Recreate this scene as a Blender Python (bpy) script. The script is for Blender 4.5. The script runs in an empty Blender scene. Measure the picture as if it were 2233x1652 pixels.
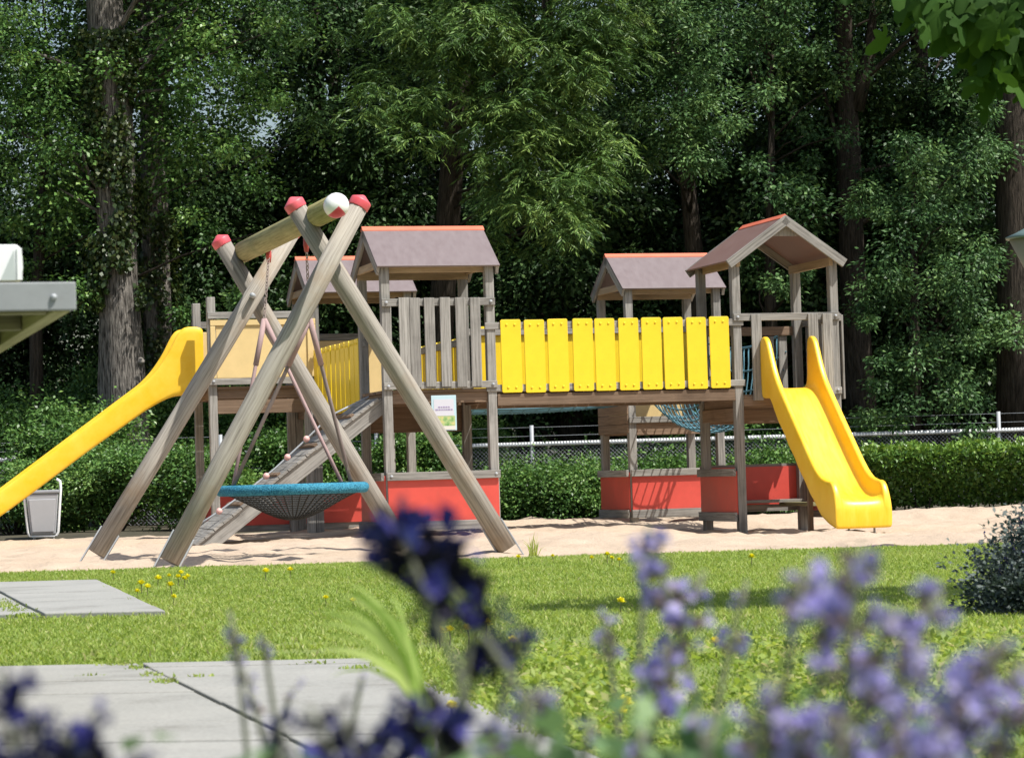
import bpy, bmesh, math, random
import numpy as np
from mathutils import Vector, Matrix, noise
C = bpy.context.scene.collection
S = bpy.context.scene
rnd = random.Random(7)
PI = math.pi
# ------------------------------------------------------------------ camera, sky, sun
FPX, EYE = 6150.0, 0.6                      # focal length in pixels of a 2233 px wide frame, eye height
PITCH, ROLL = math.atan((1035 - 826) / FPX), math.radians(1.7)
camd = bpy.data.cameras.new('camera'); cam = bpy.data.objects.new('camera', camd); C.objects.link(cam)
camd.sensor_width = 36; camd.lens = FPX / 2233 * 36; camd.clip_end = 2000; camd.clip_start = .05
CR = Matrix.Rotation(PI / 2 + PITCH, 3, 'X') @ Matrix.Rotation(-ROLL, 3, 'Z')
cam.location = (0, 0, EYE); cam.rotation_euler = CR.to_euler()
camd.dof.use_dof = True; camd.dof.focus_distance = 27; camd.dof.aperture_fstop = 14.5
S.camera = cam
TOSUN = Vector((.52, -.32, 1)).normalized()
w = bpy.data.worlds.new('World'); S.world = w; w.use_nodes = True
nt = w.node_tree; bg = nt.nodes['Background']; sky = nt.nodes.new('ShaderNodeTexSky')
sky.sky_type = 'NISHITA'; sky.sun_disc = False
sky.sun_elevation = math.asin(TOSUN.z); sky.sun_rotation = math.atan2(TOSUN.x, TOSUN.y)
sky.air_density = 1.2; sky.dust_density = 2.5
nt.links.new(sky.outputs[0], bg.inputs[0]); bg.inputs[1].default_value = .105
sund = bpy.data.lights.new('sun', 'SUN'); sund.energy = 5.0; sund.angle = math.radians(.5); sund.color = (1, .965, .90)
sun = bpy.data.objects.new('sun', sund); C.objects.link(sun); sun.location = (10, -6, 20)
sun.rotation_euler = (-TOSUN).to_track_quat('-Z', 'Y').to_euler()
S.view_settings.view_transform = 'Standard'; S.view_settings.look = 'None'
S.view_settings.exposure = .35; S.view_settings.gamma = 1
S.cycles.max_bounces = 6; S.cycles.diffuse_bounces = 3; S.cycles.glossy_bounces = 2; S.cycles.transmission_bounces = 3
S.cycles.caustics_reflective = False; S.cycles.caustics_refractive = False

def ray(px, py): return CR @ Vector(((px - 1116.5) / FPX, (826 - py) / FPX, -1))
def P(px, py, Y):                           # the point at distance Y seen at that spot of the picture
    v = ray(px, py); t = Y / v.y; return Vector((v.x * t, Y, EYE + v.z * t))
def G(px, py, z=0.0):
    v = ray(px, py); t = (z - EYE) / v.z; return Vector((v.x * t, v.y * t, z))

# ------------------------------------------------------------------ object helpers
def thing(name, label, cat, loc=(0, 0, 0), rz=0, group=None):
    o = bpy.data.objects.new(name, None); C.objects.link(o); o.empty_display_size = .1
    o.location = loc; o.rotation_euler = (0, 0, rz); o['label'] = label; o['category'] = cat
    if group: o['group'] = group
    return o
def tag(o, label, cat, group=None):
    o['label'] = label; o['category'] = cat
    if group: o['group'] = group
    return o
def struct(o, kind='structure'): o['kind'] = kind; return o
def copy_tree(o, parent=None):
    c = o.copy(); C.objects.link(c)
    if parent: c.parent = parent
    for ch in list(o.children): copy_tree(ch, c)
    return c

class MB:                                    # collects shapes, then links them as ONE mesh object
    def __init__(s): s.v = []; s.f = []; s.uv = []; s.m = []; s.mi = 0
    def face(s, idx, uvs): s.f.append(idx); s.uv.append(uvs); s.m.append(s.mi)
    def hexa(s, p, ax=None):                 # p: 8 corners, bottom ring then top ring
        b = len(s.v); s.v += [Vector(q) for q in p]
        e = [(p[1] - p[0]).length, (p[3] - p[0]).length, (p[4] - p[0]).length]
        if ax is None: ax = e.index(max(e))
        d = [p[1] - p[0], p[3] - p[0], p[4] - p[0]]; d = [x.normalized() if x.length > 1e-9 else x for x in d]
        r1, r2 = rnd.random() * 20, rnd.random() * 20
        o = [k for k in range(3) if k != ax]
        def uv(q):
            q = q - p[0]; return (q.dot(d[ax]) + r1, q.dot(d[o[0]]) + q.dot(d[o[1]]) + r2)
        for f in ((3, 2, 1, 0), (4, 5, 6, 7), (0, 1, 5, 4), (1, 2, 6, 5), (2, 3, 7, 6), (3, 0, 4, 7)):
            s.face([b + k for k in f], [uv(p[k]) for k in f])
        return s
    def box(s, x0, x1, y0, y1, z0, z1, ax=None):
        V = Vector
        return s.hexa([V((x0, y0, z0)), V((x1, y0, z0)), V((x1, y1, z0)), V((x0, y1, z0)), V((x0, y0, z1)), V((x1, y0, z1)), V((x1, y1, z1)), V((x0, y1, z1))], ax)
    def beam(s, p, q, w, h, up=(0, 0, 1)):   # bar from p to q, w wide sideways, h along up
        p, q = Vector(p), Vector(q); d = (q - p).normalized(); sd = d.cross(Vector(up)).normalized(); u = sd.cross(d)
        a, b = sd * w / 2, u * h / 2
        return s.hexa([p - a - b, q - a - b, q + a - b, p + a - b, p - a + b, q - a + b, q + a + b, p + a + b], 0)
    def tube(s, pts, rad, n=8, cap=True, wob=0):
        pts = [Vector(p) for p in pts]
        if not isinstance(rad, (list, tuple)): rad = [rad] * len(pts)
        b = len(s.v); L = 0; r1 = rnd.random() * 20; t0 = None; ls = []
        for i, p in enumerate(pts):
            d = (pts[min(i + 1, len(pts) - 1)] - pts[max(i - 1, 0)]).normalized()
            if t0 is None: t0 = d.orthogonal().normalized()
            a = (t0 - d * t0.dot(d)).normalized(); c = d.cross(a); t0 = a
            if i: L += (p - pts[i - 1]).length
            ls.append(L + r1)
            for k in range(n):
                an = 2 * PI * k / n; r = rad[i]
                if wob: r *= 1 + wob * noise.noise(Vector((math.cos(an) * 2, math.sin(an) * 2, L * 2)) + Vector((r1, 0, 0)))
                s.v.append(p + (a * math.cos(an) + c * math.sin(an)) * r)
        for i in range(len(pts) - 1):
            for k in range(n):
                k2 = (k + 1) % n; w0 = 2 * PI * k / n * rad[0]; w1 = 2 * PI * (k + 1) / n * rad[0]
                s.face([b + i * n + k, b + i * n + k2, b + (i + 1) * n + k2, b + (i + 1) * n + k], [(ls[i], w0), (ls[i], w1), (ls[i + 1], w1), (ls[i + 1], w0)])
        if cap and n > 2:
            s.face([b + k for k in range(n)][::-1], [(r1 + math.cos(2 * PI * k / n) * rad[0], math.sin(2 * PI * k / n) * rad[0]) for k in range(n)][::-1])
            e = b + (len(pts) - 1) * n
            s.face([e + k for k in range(n)], [(r1 + math.cos(2 * PI * k / n) * rad[-1], math.sin(2 * PI * k / n) * rad[-1]) for k in range(n)])
        return s
    def poly(s, pts):
        b = len(s.v); s.v += [Vector(p) for p in pts]; s.face(list(range(b, b + len(pts))), [(p[0], p[1]) for p in pts]); return s
    def prism(s, ring, off):                 # ring of points extruded by off
        n = len(ring); b = len(s.v); off = Vector(off); r1 = rnd.random() * 9
        ring = [Vector(p) for p in ring]; s.v += ring + [p + off for p in ring]
        u = lambda p: (p.z + r1, p.x + p.y)
        s.face([b + k for k in range(n)][::-1], [u(ring[k]) for k in range(n)][::-1]); s.face([b + n + k for k in range(n)], [u(p) for p in ring])
        for k in range(n):
            k2 = (k + 1) % n; s.face([b + k, b + k2, b + n + k2, b + n + k], [u(ring[k]), u(ring[k2]), u(ring[k2] + off), u(ring[k] + off)])
        return s
    def ball(s, c, r, n=10, sq=1):
        c = Vector(c); pts = [(c + Vector((0, 0, -r * sq * math.cos(PI * i / n)))) for i in range(n + 1)]
        return s.tube(pts, [max(r * math.sin(PI * i / n), 1e-4) for i in range(n + 1)], n + 2, cap=False)
    def loft(s, secs, closed=True):
        b = len(s.v); n = len(secs[0])
        for q in secs: s.v += [Vector(p) for p in q]
        for i in range(len(secs) - 1):
            for k in range(n if closed else n - 1):
                k2 = (k + 1) % n; s.face([b + i * n + k, b + (i + 1) * n + k, b + (i + 1) * n + k2, b + i * n + k2], [(i * .1, k * .1), (i * .1 + .1, k * .1), (i * .1 + .1, k * .1 + .1), (i * .1, k * .1 + .1)])
        if closed:
            s.face([b + k for k in range(n)], [(0, 0)] * n); e = b + (len(secs) - 1) * n; s.face([e + k for k in range(n)][::-1], [(0, 0)] * n)
        return s
    def build(s, name, mat, parent=None, smooth=False, bevel=0, sub=0):
        me = bpy.data.meshes.new(name); me.from_pydata([tuple(v) for v in s.v], [], s.f)
        uvl = me.uv_layers.new(name='UVMap'); flat = [c for f in s.uv for q in f for c in q]
        uvl.data.foreach_set('uv', flat)
        for m in (mat if isinstance(mat, (list, tuple)) else [mat]): me.materials.append(m)
        if max(s.m): me.polygons.foreach_set('material_index', s.m)
        if smooth: me.polygons.foreach_set('use_smooth', [True] * len(s.f))
        me.update()
        o = bpy.data.objects.new(name, me); C.objects.link(o)
        if parent: o.parent = parent
        if bevel:
            md = o.modifiers.new('bevel', 'BEVEL'); md.width = bevel; md.segments = 2; md.limit_method = 'ANGLE'
        if sub:
            md = o.modifiers.new('sub', 'SUBSURF'); md.levels = sub; md.render_levels = sub
        return o

# ------------------------------------------------------------------ materials
def mat(name, build):
    m = bpy.data.materials.new(name); m.use_nodes = True; t = m.node_tree
    b = t.nodes['Principled BSDF']; build(t, b); return m
def N(t, k, **kw):
    n = t.nodes.new(k)
    for a, v in kw.items():
        if a.startswith('i_'): n.inputs[a[2:].replace('_', ' ')].default_value = v
        else: setattr(n, a, v)
    return n
def ramp(t, fac, stops):
    r = t.nodes.new('ShaderNodeValToRGB'); e = r.color_ramp.elements
    while len(e) < len(stops): e.new(.5)
    for x, (p, c) in zip(e, stops): x.position = p; x.color = (*c, 1)
    t.links.new(fac, r.inputs[0]); return r.outputs[0]
def mixc(t, fac, a, b, mode='MIX'):
    m = N(t, 'ShaderNodeMix', data_type='RGBA', blend_type=mode)
    for k, x in ((0, fac), (6, a), (7, b)):
        if isinstance(x, (int, float)): m.inputs[k].default_value = x
        elif isinstance(x, tuple): m.inputs[k].default_value = (*x, 1)
        else: t.links.new(x, m.inputs[k])
    return m.outputs[2]
def bump(t, b, h, st, dist=.01):
    n = N(t, 'ShaderNodeBump'); n.inputs['Strength'].default_value = st; n.inputs['Distance'].default_value = dist
    t.links.new(h, n.inputs['Height']); t.links.new(n.outputs[0], b.inputs['Normal'])
def noise_n(t, vec, scale, detail=4, rough=.6):
    n = N(t, 'ShaderNodeTexNoise'); n.inputs['Scale'].default_value = scale; n.inputs['Detail'].default_value = detail; n.inputs['Roughness'].default_value = rough
    if vec is not None: t.links.new(vec, n.inputs['Vector'])
    return n.outputs[0]
def wood(name, dark, light, stain=None, amt=.5, bumps=.35):
    def f(t, b):
        tc = N(t, 'ShaderNodeTexCoord'); mp = N(t, 'ShaderNodeMapping'); mp.inputs['Scale'].default_value = (1.3, 34, 1)
        t.links.new(tc.outputs['UV'], mp.inputs[0]); g = noise_n(t, mp.outputs[0], 1.5, 8, .65)
        c = ramp(t, g, [(.3, dark), (.52, tuple((a * .35 + d * .65) for a, d in zip(dark, light))), (.72, light)])
        big = noise_n(t, tc.outputs['UV'], 2.2, 5, .6)
        st = stain or tuple(x * .55 for x in dark)
        r = N(t, 'ShaderNodeMapRange'); r.inputs[1].default_value = .52; r.inputs[2].default_value = .75; r.inputs[4].default_value = amt
        t.links.new(big, r.inputs[0]); c = mixc(t, r.outputs[0], c, st)
        oi = N(t, 'ShaderNodeObjectInfo'); r2 = N(t, 'ShaderNodeMapRange'); r2.inputs[3].default_value = .78; r2.inputs[4].default_value = 1.15
        t.links.new(oi.outputs['Random'], r2.inputs[0])
        h = N(t, 'ShaderNodeHueSaturation'); t.links.new(r2.outputs[0], h.inputs['Value']); t.links.new(c, h.inputs['Color'])
        t.links.new(h.outputs[0], b.inputs['Base Color']); b.inputs['Roughness'].default_value = .8; b.inputs['Specular IOR Level'].default_value = .25
        bump(t, b, g, bumps, .006)
    return mat(name, f)
def paint(name, col, rough=.4, var=.12, dirt=.0, spec=.5, fade=None):
    def f(t, b):
        tc = N(t, 'ShaderNodeTexCoord'); n = noise_n(t, tc.outputs['Object'], 3, 6, .65)
        c = ramp(t, n, [(.3, tuple(x * (1 - var) for x in col)), (.7, fade or tuple(min(1, x * (1 + var)) for x in col))])
        if dirt:
            n2 = noise_n(t, tc.outputs['Object'], 22, 8, .75); r = N(t, 'ShaderNodeMapRange'); r.inputs[1].default_value = .55; r.inputs[2].default_value = .8; r.inputs[4].default_value = dirt
            t.links.new(n2, r.inputs[0]); c = mixc(t, r.outputs[0], c, (.12, .10, .07))
        t.links.new(c, b.inputs['Base Color'])
        rr = N(t, 'ShaderNodeMapRange'); rr.inputs[3].default_value = rough * .8; rr.inputs[4].default_value = min(1, rough * 1.3); t.links.new(n, rr.inputs[0]); t.links.new(rr.outputs[0], b.inputs['Roughness'])
        b.inputs['Specular IOR Level'].default_value = spec
        bump(t, b, noise_n(t, tc.outputs['Object'], 60, 3), .05, .004)
    return mat(name, f)
def leafm(name, stops, rough=.42, trans=.35, spec=.5):
    def f(t, b):
        at = N(t, 'ShaderNodeAttribute'); at.attribute_name = 'tint'; at.attribute_type = 'GEOMETRY'
        c = ramp(t, at.outputs['Fac'], stops)
        t.links.new(c, b.inputs['Base Color']); b.inputs['Roughness'].default_value = rough; b.inputs['Specular IOR Level'].default_value = spec
        tr = N(t, 'ShaderNodeBsdfTranslucent'); hs = N(t, 'ShaderNodeHueSaturation'); hs.inputs['Hue'].default_value = .485; hs.inputs['Value'].default_value = 1.5; hs.inputs['Saturation'].default_value = 1.1
        t.links.new(c, hs.inputs['Color']); t.links.new(hs.outputs[0], tr.inputs[0])
        mx = N(t, 'ShaderNodeMixShader'); mx.inputs[0].default_value = trans
        t.links.new(b.outputs[0], mx.inputs[1]); t.links.new(tr.outputs[0], mx.inputs[2])
        t.links.new(mx.outputs[0], t.nodes['Material Output'].inputs[0])
    return mat(name, f)

W_GREY = wood('weathered_wood', (.115, .107, .096), (.40, .386, .356))
W_BROWN = wood('brown_wood', (.13, .085, .055), (.27, .19, .13))
W_BEAM = wood('roof_timber', (.24, .17, .10), (.42, .32, .21))
W_LEG = wood('log_wood', (.165, .146, .122), (.43, .395, .345), stain=(.27, .175, .09), amt=.6)
W_ALGAE = wood('algae_log', (.18, .16, .055), (.42, .39, .19), stain=(.15, .17, .06), amt=.6)
W_MOSS = wood('mossy_board', (.10, .10, .05), (.24, .23, .12), amt=.6)
def scuffed(name, col, pale, axis, rough):
    def f(t, b):
        tc = N(t, 'ShaderNodeTexCoord'); mp = N(t, 'ShaderNodeMapping'); mp.inputs['Scale'].default_value = axis; t.links.new(tc.outputs['Object'], mp.inputs[0])
        g = noise_n(t, mp.outputs[0], 3, 8, .7); n = noise_n(t, tc.outputs['Object'], 5, 6, .7)
        c = ramp(t, g, [(.35, col), (.75, pale)]); k = N(t, 'ShaderNodeMapRange'); k.inputs[1].default_value = .6; k.inputs[2].default_value = .85; k.inputs[4].default_value = .2; t.links.new(n, k.inputs[0])
        c = mixc(t, k.outputs[0], c, tuple(x * .45 for x in col)); t.links.new(c, b.inputs['Base Color'])
        q = N(t, 'ShaderNodeMapRange'); q.inputs[3].default_value = rough * .7; q.inputs[4].default_value = min(1, rough * 1.7); t.links.new(g, q.inputs[0]); t.links.new(q.outputs[0], b.inputs['Roughness'])
        bump(t, b, g, .06, .004)
    return mat(name, f)
YEL = paint('yellow_panel', (.83, .60, .02), .38, .07, .22)
YEL_SL = scuffed('yellow_plastic', (.84, .50, .012), (.88, .60, .06), (9, 1.2, 1.2), .33)
PEACH = paint('peach_panel', (.72, .54, .25), .45, .08, .08)
RED = paint('red_panel', (.60, .075, .055), .42, .1, .25)
ROOF = scuffed('faded_roof_panel', (.17, .132, .132), (.205, .168, .17), (5, 2, 2), .42)
ROOF_R = scuffed('brown_roof_panel', (.17, .09, .072), (.22, .14, .12), (2, 5, 2), .45)
RIDGE = paint('orange_ridge', (.66, .16, .085), .5, .1, .05)
PINK = paint('pink_cap', (.72, .055, .085), .42, .12, .02, fade=(.78, .17, .19))
WHITE = paint('white_paint', (.80, .82, .82), .4, .03, .04)
STEEL = paint('galvanised', (.36, .38, .40), .45, .15, .1, spec=.6)
STEEL_L = paint('pale_pipe', (.85, .86, .86), .45, .1, .1)
def woundf(t, b):
    tc = N(t, 'ShaderNodeTexCoord'); n = noise_n(t, tc.outputs['Object'], 85, 3, .6); n2 = noise_n(t, tc.outputs['Object'], 4, 4)
    c = ramp(t, n, [(.36, (.008, .06, .10)), (.5, (.03, .22, .35)), (.68, (.10, .36, .48))]); c = mixc(t, .25, c, ramp(t, n2, [(.35, (.01, .10, .17)), (.65, (.10, .34, .45))]))
    t.links.new(c, b.inputs['Base Color']); b.inputs['Roughness'].default_value = .85; b.inputs['Specular IOR Level'].default_value = .2; bump(t, b, n, .9, .01)
BLUE = mat('blue_rope_ring', woundf)
NETB = paint('blue_net_rope', (.075, .19, .245), .8, .25)
NETD = paint('dark_net_rope', (.022, .023, .022), .8, .25)
ROPE_P = paint('faded_rope', (.34, .235, .23), .85, .2, .1)
ROPE_D = paint('brown_rope', (.20, .16, .15), .85, .25, .1)
CHAIN = paint('chain_metal', (.22, .17, .15), .5, .3, .2)
GREYP = paint('grey_plastic', (.36, .37, .39), .5, .06, .06)
BLACK = paint('dark_rubber', (.03, .03, .03), .7, .2)
ALU = paint('weathered_alu', (.25, .265, .27), .5, .18, .35)
CREAM = paint('lamp_shade_paint', (.30, .26, .19), .6, .05)
LGREEN = paint('lamp_cap_paint', (.10, .15, .14), .4, .1)
def whiteball(t, b):
    tc = N(t, 'ShaderNodeTexCoord'); sp = N(t, 'ShaderNodeSeparateXYZ'); t.links.new(tc.outputs['Object'], sp.inputs[0])
    ab = N(t, 'ShaderNodeMath', operation='ABSOLUTE'); t.links.new(sp.outputs[0], ab.inputs[0])
    ad = N(t, 'ShaderNodeMath', operation='MULTIPLY_ADD'); ad.inputs[1].default_value = .9; t.links.new(ab.outputs[0], ad.inputs[0]); t.links.new(sp.outputs[2], ad.inputs[2])
    r = N(t, 'ShaderNodeMapRange'); r.inputs[1].default_value = -.018; r.inputs[2].default_value = -.008; t.links.new(ad.outputs[0], r.inputs[0])
    t.links.new(mixc(t, r.outputs[0], (.62, .06, .10), (.85, .84, .84)), b.inputs['Base Color']); b.inputs['Roughness'].default_value = .35
BALLM = mat('white_and_red_cap', whiteball)
def bark(name, dark, light, sc=1.0):
    def f(t, b):
        tc = N(t, 'ShaderNodeTexCoord'); mp = N(t, 'ShaderNodeMapping'); mp.inputs['Scale'].default_value = (1.6 * sc, 11 * sc, 1)
        t.links.new(tc.outputs['UV'], mp.inputs[0]); g = noise_n(t, mp.outputs[0], 2.2, 6, .6); g2 = noise_n(t, tc.outputs['UV'], 3, 4)
        c = ramp(t, g, [(.36, dark), (.62, light)]); c = mixc(t, g2, c, tuple(x * .6 for x in light), 'MIX') if False else c
        t.links.new(c, b.inputs['Base Color']); b.inputs['Roughness'].default_value = .9; b.inputs['Specular IOR Level'].default_value = .1
        bump(t, b, g, 1.0, .06)
    return mat(name, f)
BARK = bark('furrowed_bark', (.035, .031, .027), (.30, .272, .24), 1.3); BARK_D = bark('dark_bark', (.03, .025, .02), (.085, .07, .056))
def sandf(t, b):
    tc = N(t, 'ShaderNodeTexCoord'); n1 = noise_n(t, tc.outputs['Object'], 1.3, 6, .6); n2 = noise_n(t, tc.outputs['Object'], 70, 4, .8)
    c = ramp(t, n1, [(.3, (.44, .345, .255)), (.7, (.53, .425, .325))]); c = mixc(t, .25, c, ramp(t, n2, [(.35, (.28, .2, .14)), (.65, (.70, .58, .46))]))
    t.links.new(c, b.inputs['Base Color']); b.inputs['Roughness'].default_value = .95; b.inputs['Specular IOR Level'].default_value = .1
    bump(t, b, noise_n(t, tc.outputs['Object'], 14, 8, .7), .6, .04)
SAND = mat('sand', sandf)
def lawnf(t, b):
    tc = N(t, 'ShaderNodeTexCoord'); n1 = noise_n(t, tc.outputs['Object'], 1.1, 5); n2 = noise_n(t, tc.outputs['Object'], 40, 4, .8)
    c = ramp(t, n1, [(.3, (.13, .19, .035)), (.55, (.19, .25, .05)), (.75, (.27, .24, .11))]); c = mixc(t, .4, c, ramp(t, n2, [(.3, (.09, .13, .03)), (.7, (.3, .34, .1))]))
    t.links.new(c, b.inputs['Base Color']); b.inputs['Roughness'].default_value = .95; bump(t, b, n2, .6, .03)
LAWN = mat('lawn_turf', lawnf)
def soilf(t, b):
    tc = N(t, 'ShaderNodeTexCoord'); n1 = noise_n(t, tc.outputs['Object'], .8, 8, .7)
    t.links.new(ramp(t, n1, [(.3, (.03, .028, .018)), (.6, (.07, .06, .035)), (.75, (.06, .08, .03))]), b.inputs['Base Color']); b.inputs['Roughness'].default_value = .95
SOIL = mat('forest_soil', soilf)
def concf(t, b):
    tc = N(t, 'ShaderNodeTexCoord'); n1 = noise_n(t, tc.outputs['Object'], 2.2, 7, .65); n2 = noise_n(t, tc.outputs['Object'], 90, 3, .7)
    c = ramp(t, n1, [(.28, (.16, .155, .135)), (.45, (.27, .27, .25)), (.8, (.335, .33, .305))]); c = mixc(t, .18, c, ramp(t, n2, [(.35, (.15, .15, .14)), (.65, (.55, .55, .53))]))
    t.links.new(c, b.inputs['Base Color']); b.inputs['Roughness'].default_value = .9; bump(t, b, n2, .15, .004)
CONC = mat('concrete_slab', concf)
LF_FOREST = leafm('forest_leaf', [(0, (0.014, 0.034, 0.012)), (0.5, (0.045, 0.095, 0.032)), (1, (0.13, 0.21, 0.07))], 0.42, 0.12, 0.25)
LF_ASH = leafm('ash_leaf', [(0, (0.022, 0.055, 0.02)), (0.5, (0.08, 0.165, 0.055)), (1, (0.18, 0.29, 0.095))], 0.45, 0.14, 0.2)
LF_WILLOW = leafm('willow_leaf', [(0, (0.03, 0.07, 0.018)), (0.5, (0.1, 0.19, 0.045)), (1, (0.23, 0.33, 0.085))], 0.45, 0.16, 0.25)
LF_SHRUB = leafm('shrub_leaf', [(0, (0.035, 0.085, 0.022)), (0.5, (0.1, 0.21, 0.048)), (1, (0.22, 0.34, 0.09))], 0.4, 0.16, 0.3)
LF_HEDGE = leafm('hedge_leaf', [(0, (0.035, 0.09, 0.018)), (0.5, (0.115, 0.225, 0.04)), (1, (0.25, 0.38, 0.075))], 0.38, 0.16, 0.35)
LF_IVY = leafm('ivy_leaf', [(0, (.02, .045, .012)), (.5, (.05, .085, .02)), (1, (.11, .12, .03))], .38, .25)
LF_PLANE = leafm('plane_leaf', [(0, (.025, .065, .012)), (1, (.06, .13, .022))], .7, .4, .15)
GRASSM = leafm('grass_blade', [(0, (0.14, 0.225, 0.04)), (0.4, (0.26, 0.36, 0.072)), (0.75, (0.37, 0.44, 0.12)), (1, (0.50, 0.48, 0.23))], 0.5, 0.42, 0.3)
TUFTM = leafm('bright_blade', [(0, (0.12, 0.24, 0.03)), (0.5, (0.27, 0.42, 0.08)), (1, (0.5, 0.6, 0.2))], 0.45, 0.35, 0.3)
SAGE = leafm('catmint_leaf', [(0, (0.07, 0.14, 0.06)), (0.5, (0.14, 0.24, 0.1)), (1, (0.24, 0.34, 0.17))], 0.6, 0.35, 0.3)
LF_BLUE = leafm('bluish_leaf', [(0, (.028, .045, .042)), (.5, (.075, .105, .098)), (1, (.15, .18, .165))], .55, .2)
PET_L = leafm('lilac_petal', [(0, (0.24, 0.21, 0.5)), (0.5, (0.36, 0.32, 0.62)), (1, (0.52, 0.47, 0.7))], 0.6, 0.3, 0.2)
CAL_L = leafm('mauve_calyx', [(0, (0.05, 0.048, 0.042)), (0.5, (0.19, 0.15, 0.155)), (1, (0.38, 0.285, 0.29))], 0.7, 0.15, 0.2)
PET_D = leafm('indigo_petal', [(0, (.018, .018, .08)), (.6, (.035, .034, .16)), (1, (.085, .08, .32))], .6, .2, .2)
CAL_D = leafm('dark_calyx', [(0, (.010, .010, .016)), (.6, (.018, .017, .038)), (1, (.035, .035, .03))], .7, .15, .2)  # indigo and dark flower colours carry the shade on the left-hand plants
PET_Y = leafm('yellow_petal', [(0, (0.82, 0.74, 0.02)), (1, (0.88, 0.82, 0.06))], 0.6, 0.02, 0.2)

# ------------------------------------------------------------------ leaf meshes (numpy)
def norm(a): return a / np.maximum(np.linalg.norm(a, axis=1, keepdims=True), 1e-9)
def leafmesh(name, pos, axis, nrm, L, Wd, tint, mt, parent=None, mids=.45):
    n = len(pos); axis = norm(axis); side = norm(np.cross(axis, nrm)); nn = np.cross(side, axis)
    L = np.broadcast_to(L, (n,))[:, None]; Wd = np.broadcast_to(Wd, (n,))[:, None]
    v = np.empty((n, 4, 3)); m = pos + axis * L * mids + nn * Wd * .18
    v[:, 0] = pos; v[:, 1] = m + side * Wd * .5; v[:, 2] = pos + axis * L; v[:, 3] = m - side * Wd * .5
    me = bpy.data.meshes.new(name); me.vertices.add(n * 4); me.vertices.foreach_set('co', v.astype(np.float32).ravel())
    me.loops.add(n * 4); me.loops.foreach_set('vertex_index', np.arange(n * 4, dtype=np.int32))
    me.polygons.add(n); me.polygons.foreach_set('loop_start', np.arange(0, n * 4, 4, dtype=np.int32))
    at = me.attributes.new('tint', 'FLOAT', 'FACE'); at.data.foreach_set('value', np.clip(tint, 0, 1).astype(np.float32))
    me.materials.append(mt); me.update(calc_edges=True)
    o = bpy.data.objects.new(name, me); C.objects.link(o)
    if parent: o.parent = parent
    return o
def broad(rng, cen, rad, n, flat=.82, droop=.35):
    """leaf sprays round the given centres: positions, axes, normals, tint"""
    k = len(cen); cid = np.repeat(np.arange(k), n); r = (np.broadcast_to(rad, (k,)) * rng.uniform(.65, 1.55, k))[cid][:, None]
    off = rng.normal(size=(k * n, 3)) * np.array([1, 1, flat]) * .55
    ln = np.linalg.norm(off, axis=1, keepdims=True); off *= np.minimum(1, 1.25 / np.maximum(ln, 1e-6))
    pos = cen[cid] + off * r
    ax = off * np.array([1, 1, .3]) + rng.normal(size=off.shape) * .35; ax[:, 2] -= droop
    nr = rng.normal(size=off.shape) * .75; nr[:, 2] += 1; nr += off * .5; nr[:, 1] -= .25
    tint = np.repeat(rng.uniform(.15, .7, k), n) + rng.normal(size=k * n) * .22
    return pos, ax, nr, tint
def feather(rng, cen, rad, twigs, leaflets, tl=.55):
    """drooping twigs with paired narrow leaflets"""
    k = len(cen); T = k * twigs; cid = np.repeat(np.arange(k), twigs); r = np.broadcast_to(rad, (k,))[cid][:, None]
    st = cen[cid] + rng.normal(size=(T, 3)) * np.array([.5, .5, .35]) * r
    d = (st - cen[cid]) * np.array([1, 1, .4]) + rng.normal(size=(T, 3)) * .3 * r; d[:, 2] *= .4; d = norm(d)
    ln = rng.uniform(.6, 1.2, T) * tl; s = np.tile(np.linspace(.05, 1, leaflets), T); tid = np.repeat(np.arange(T), leaflets)
    p = st[tid] + d[tid] * (s * ln[tid])[:, None]; p[:, 2] -= .5 * ln[tid] * s ** 1.8
    tan = d[tid].copy(); tan[:, 2] -= .95 * s ** .8; tan = norm(tan)
    sd = np.cross(tan, np.array([0, 0, 1.0])) + rng.normal(size=p.shape) * .25
    sg = np.where(np.arange(len(p)) % 2 == 0, 1, -1)[:, None]
    ax = tan * .7 + norm(sd) * sg * .65 + rng.normal(size=p.shape) * .12; ax[:, 2] -= .15
    nr = rng.normal(size=p.shape) * .95; nr[:, 2] += .9; nr[:, 1] -= .35
    tint = np.repeat(np.repeat(rng.uniform(.15, .75, k), twigs), leaflets) + rng.normal(size=len(p)) * .2
    return p, ax, nr, tint
def ellip(rng, c, r, k, shell=.55, gap=.0, seed=0, zpow=1):
    out = []
    while len(out) < k:
        q = rng.normal(size=3); q /= np.linalg.norm(q); q *= rng.uniform(shell ** 3, 1) ** (1 / 3)
        p = np.array(c) + q * np.array(r)
        if gap and noise.noise(Vector(p * .75) + Vector((seed * 7.3, 0, 0))) < gap - .5: continue
        out.append(p)
    return np.array(out)
def trunk_mesh(pts, rad, limbs, mt, parent, n=12, wob=.25, name='trunk'):
    m = MB(); m.tube(pts, rad, n, wob=wob)
    for a, b, r in limbs:
        a, b = Vector(a), Vector(b); mid = a.lerp(b, .5) + Vector((rnd.uniform(-.15, .15), rnd.uniform(-.15, .15), rnd.uniform(.0, .25)))
        m.tube([a, a.lerp(mid, .55), mid, mid.lerp(b, .6), b], [r, r * .8, r * .62, r * .42, r * .15], 6)
    return m.build(name, mt, parent, smooth=True)
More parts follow.
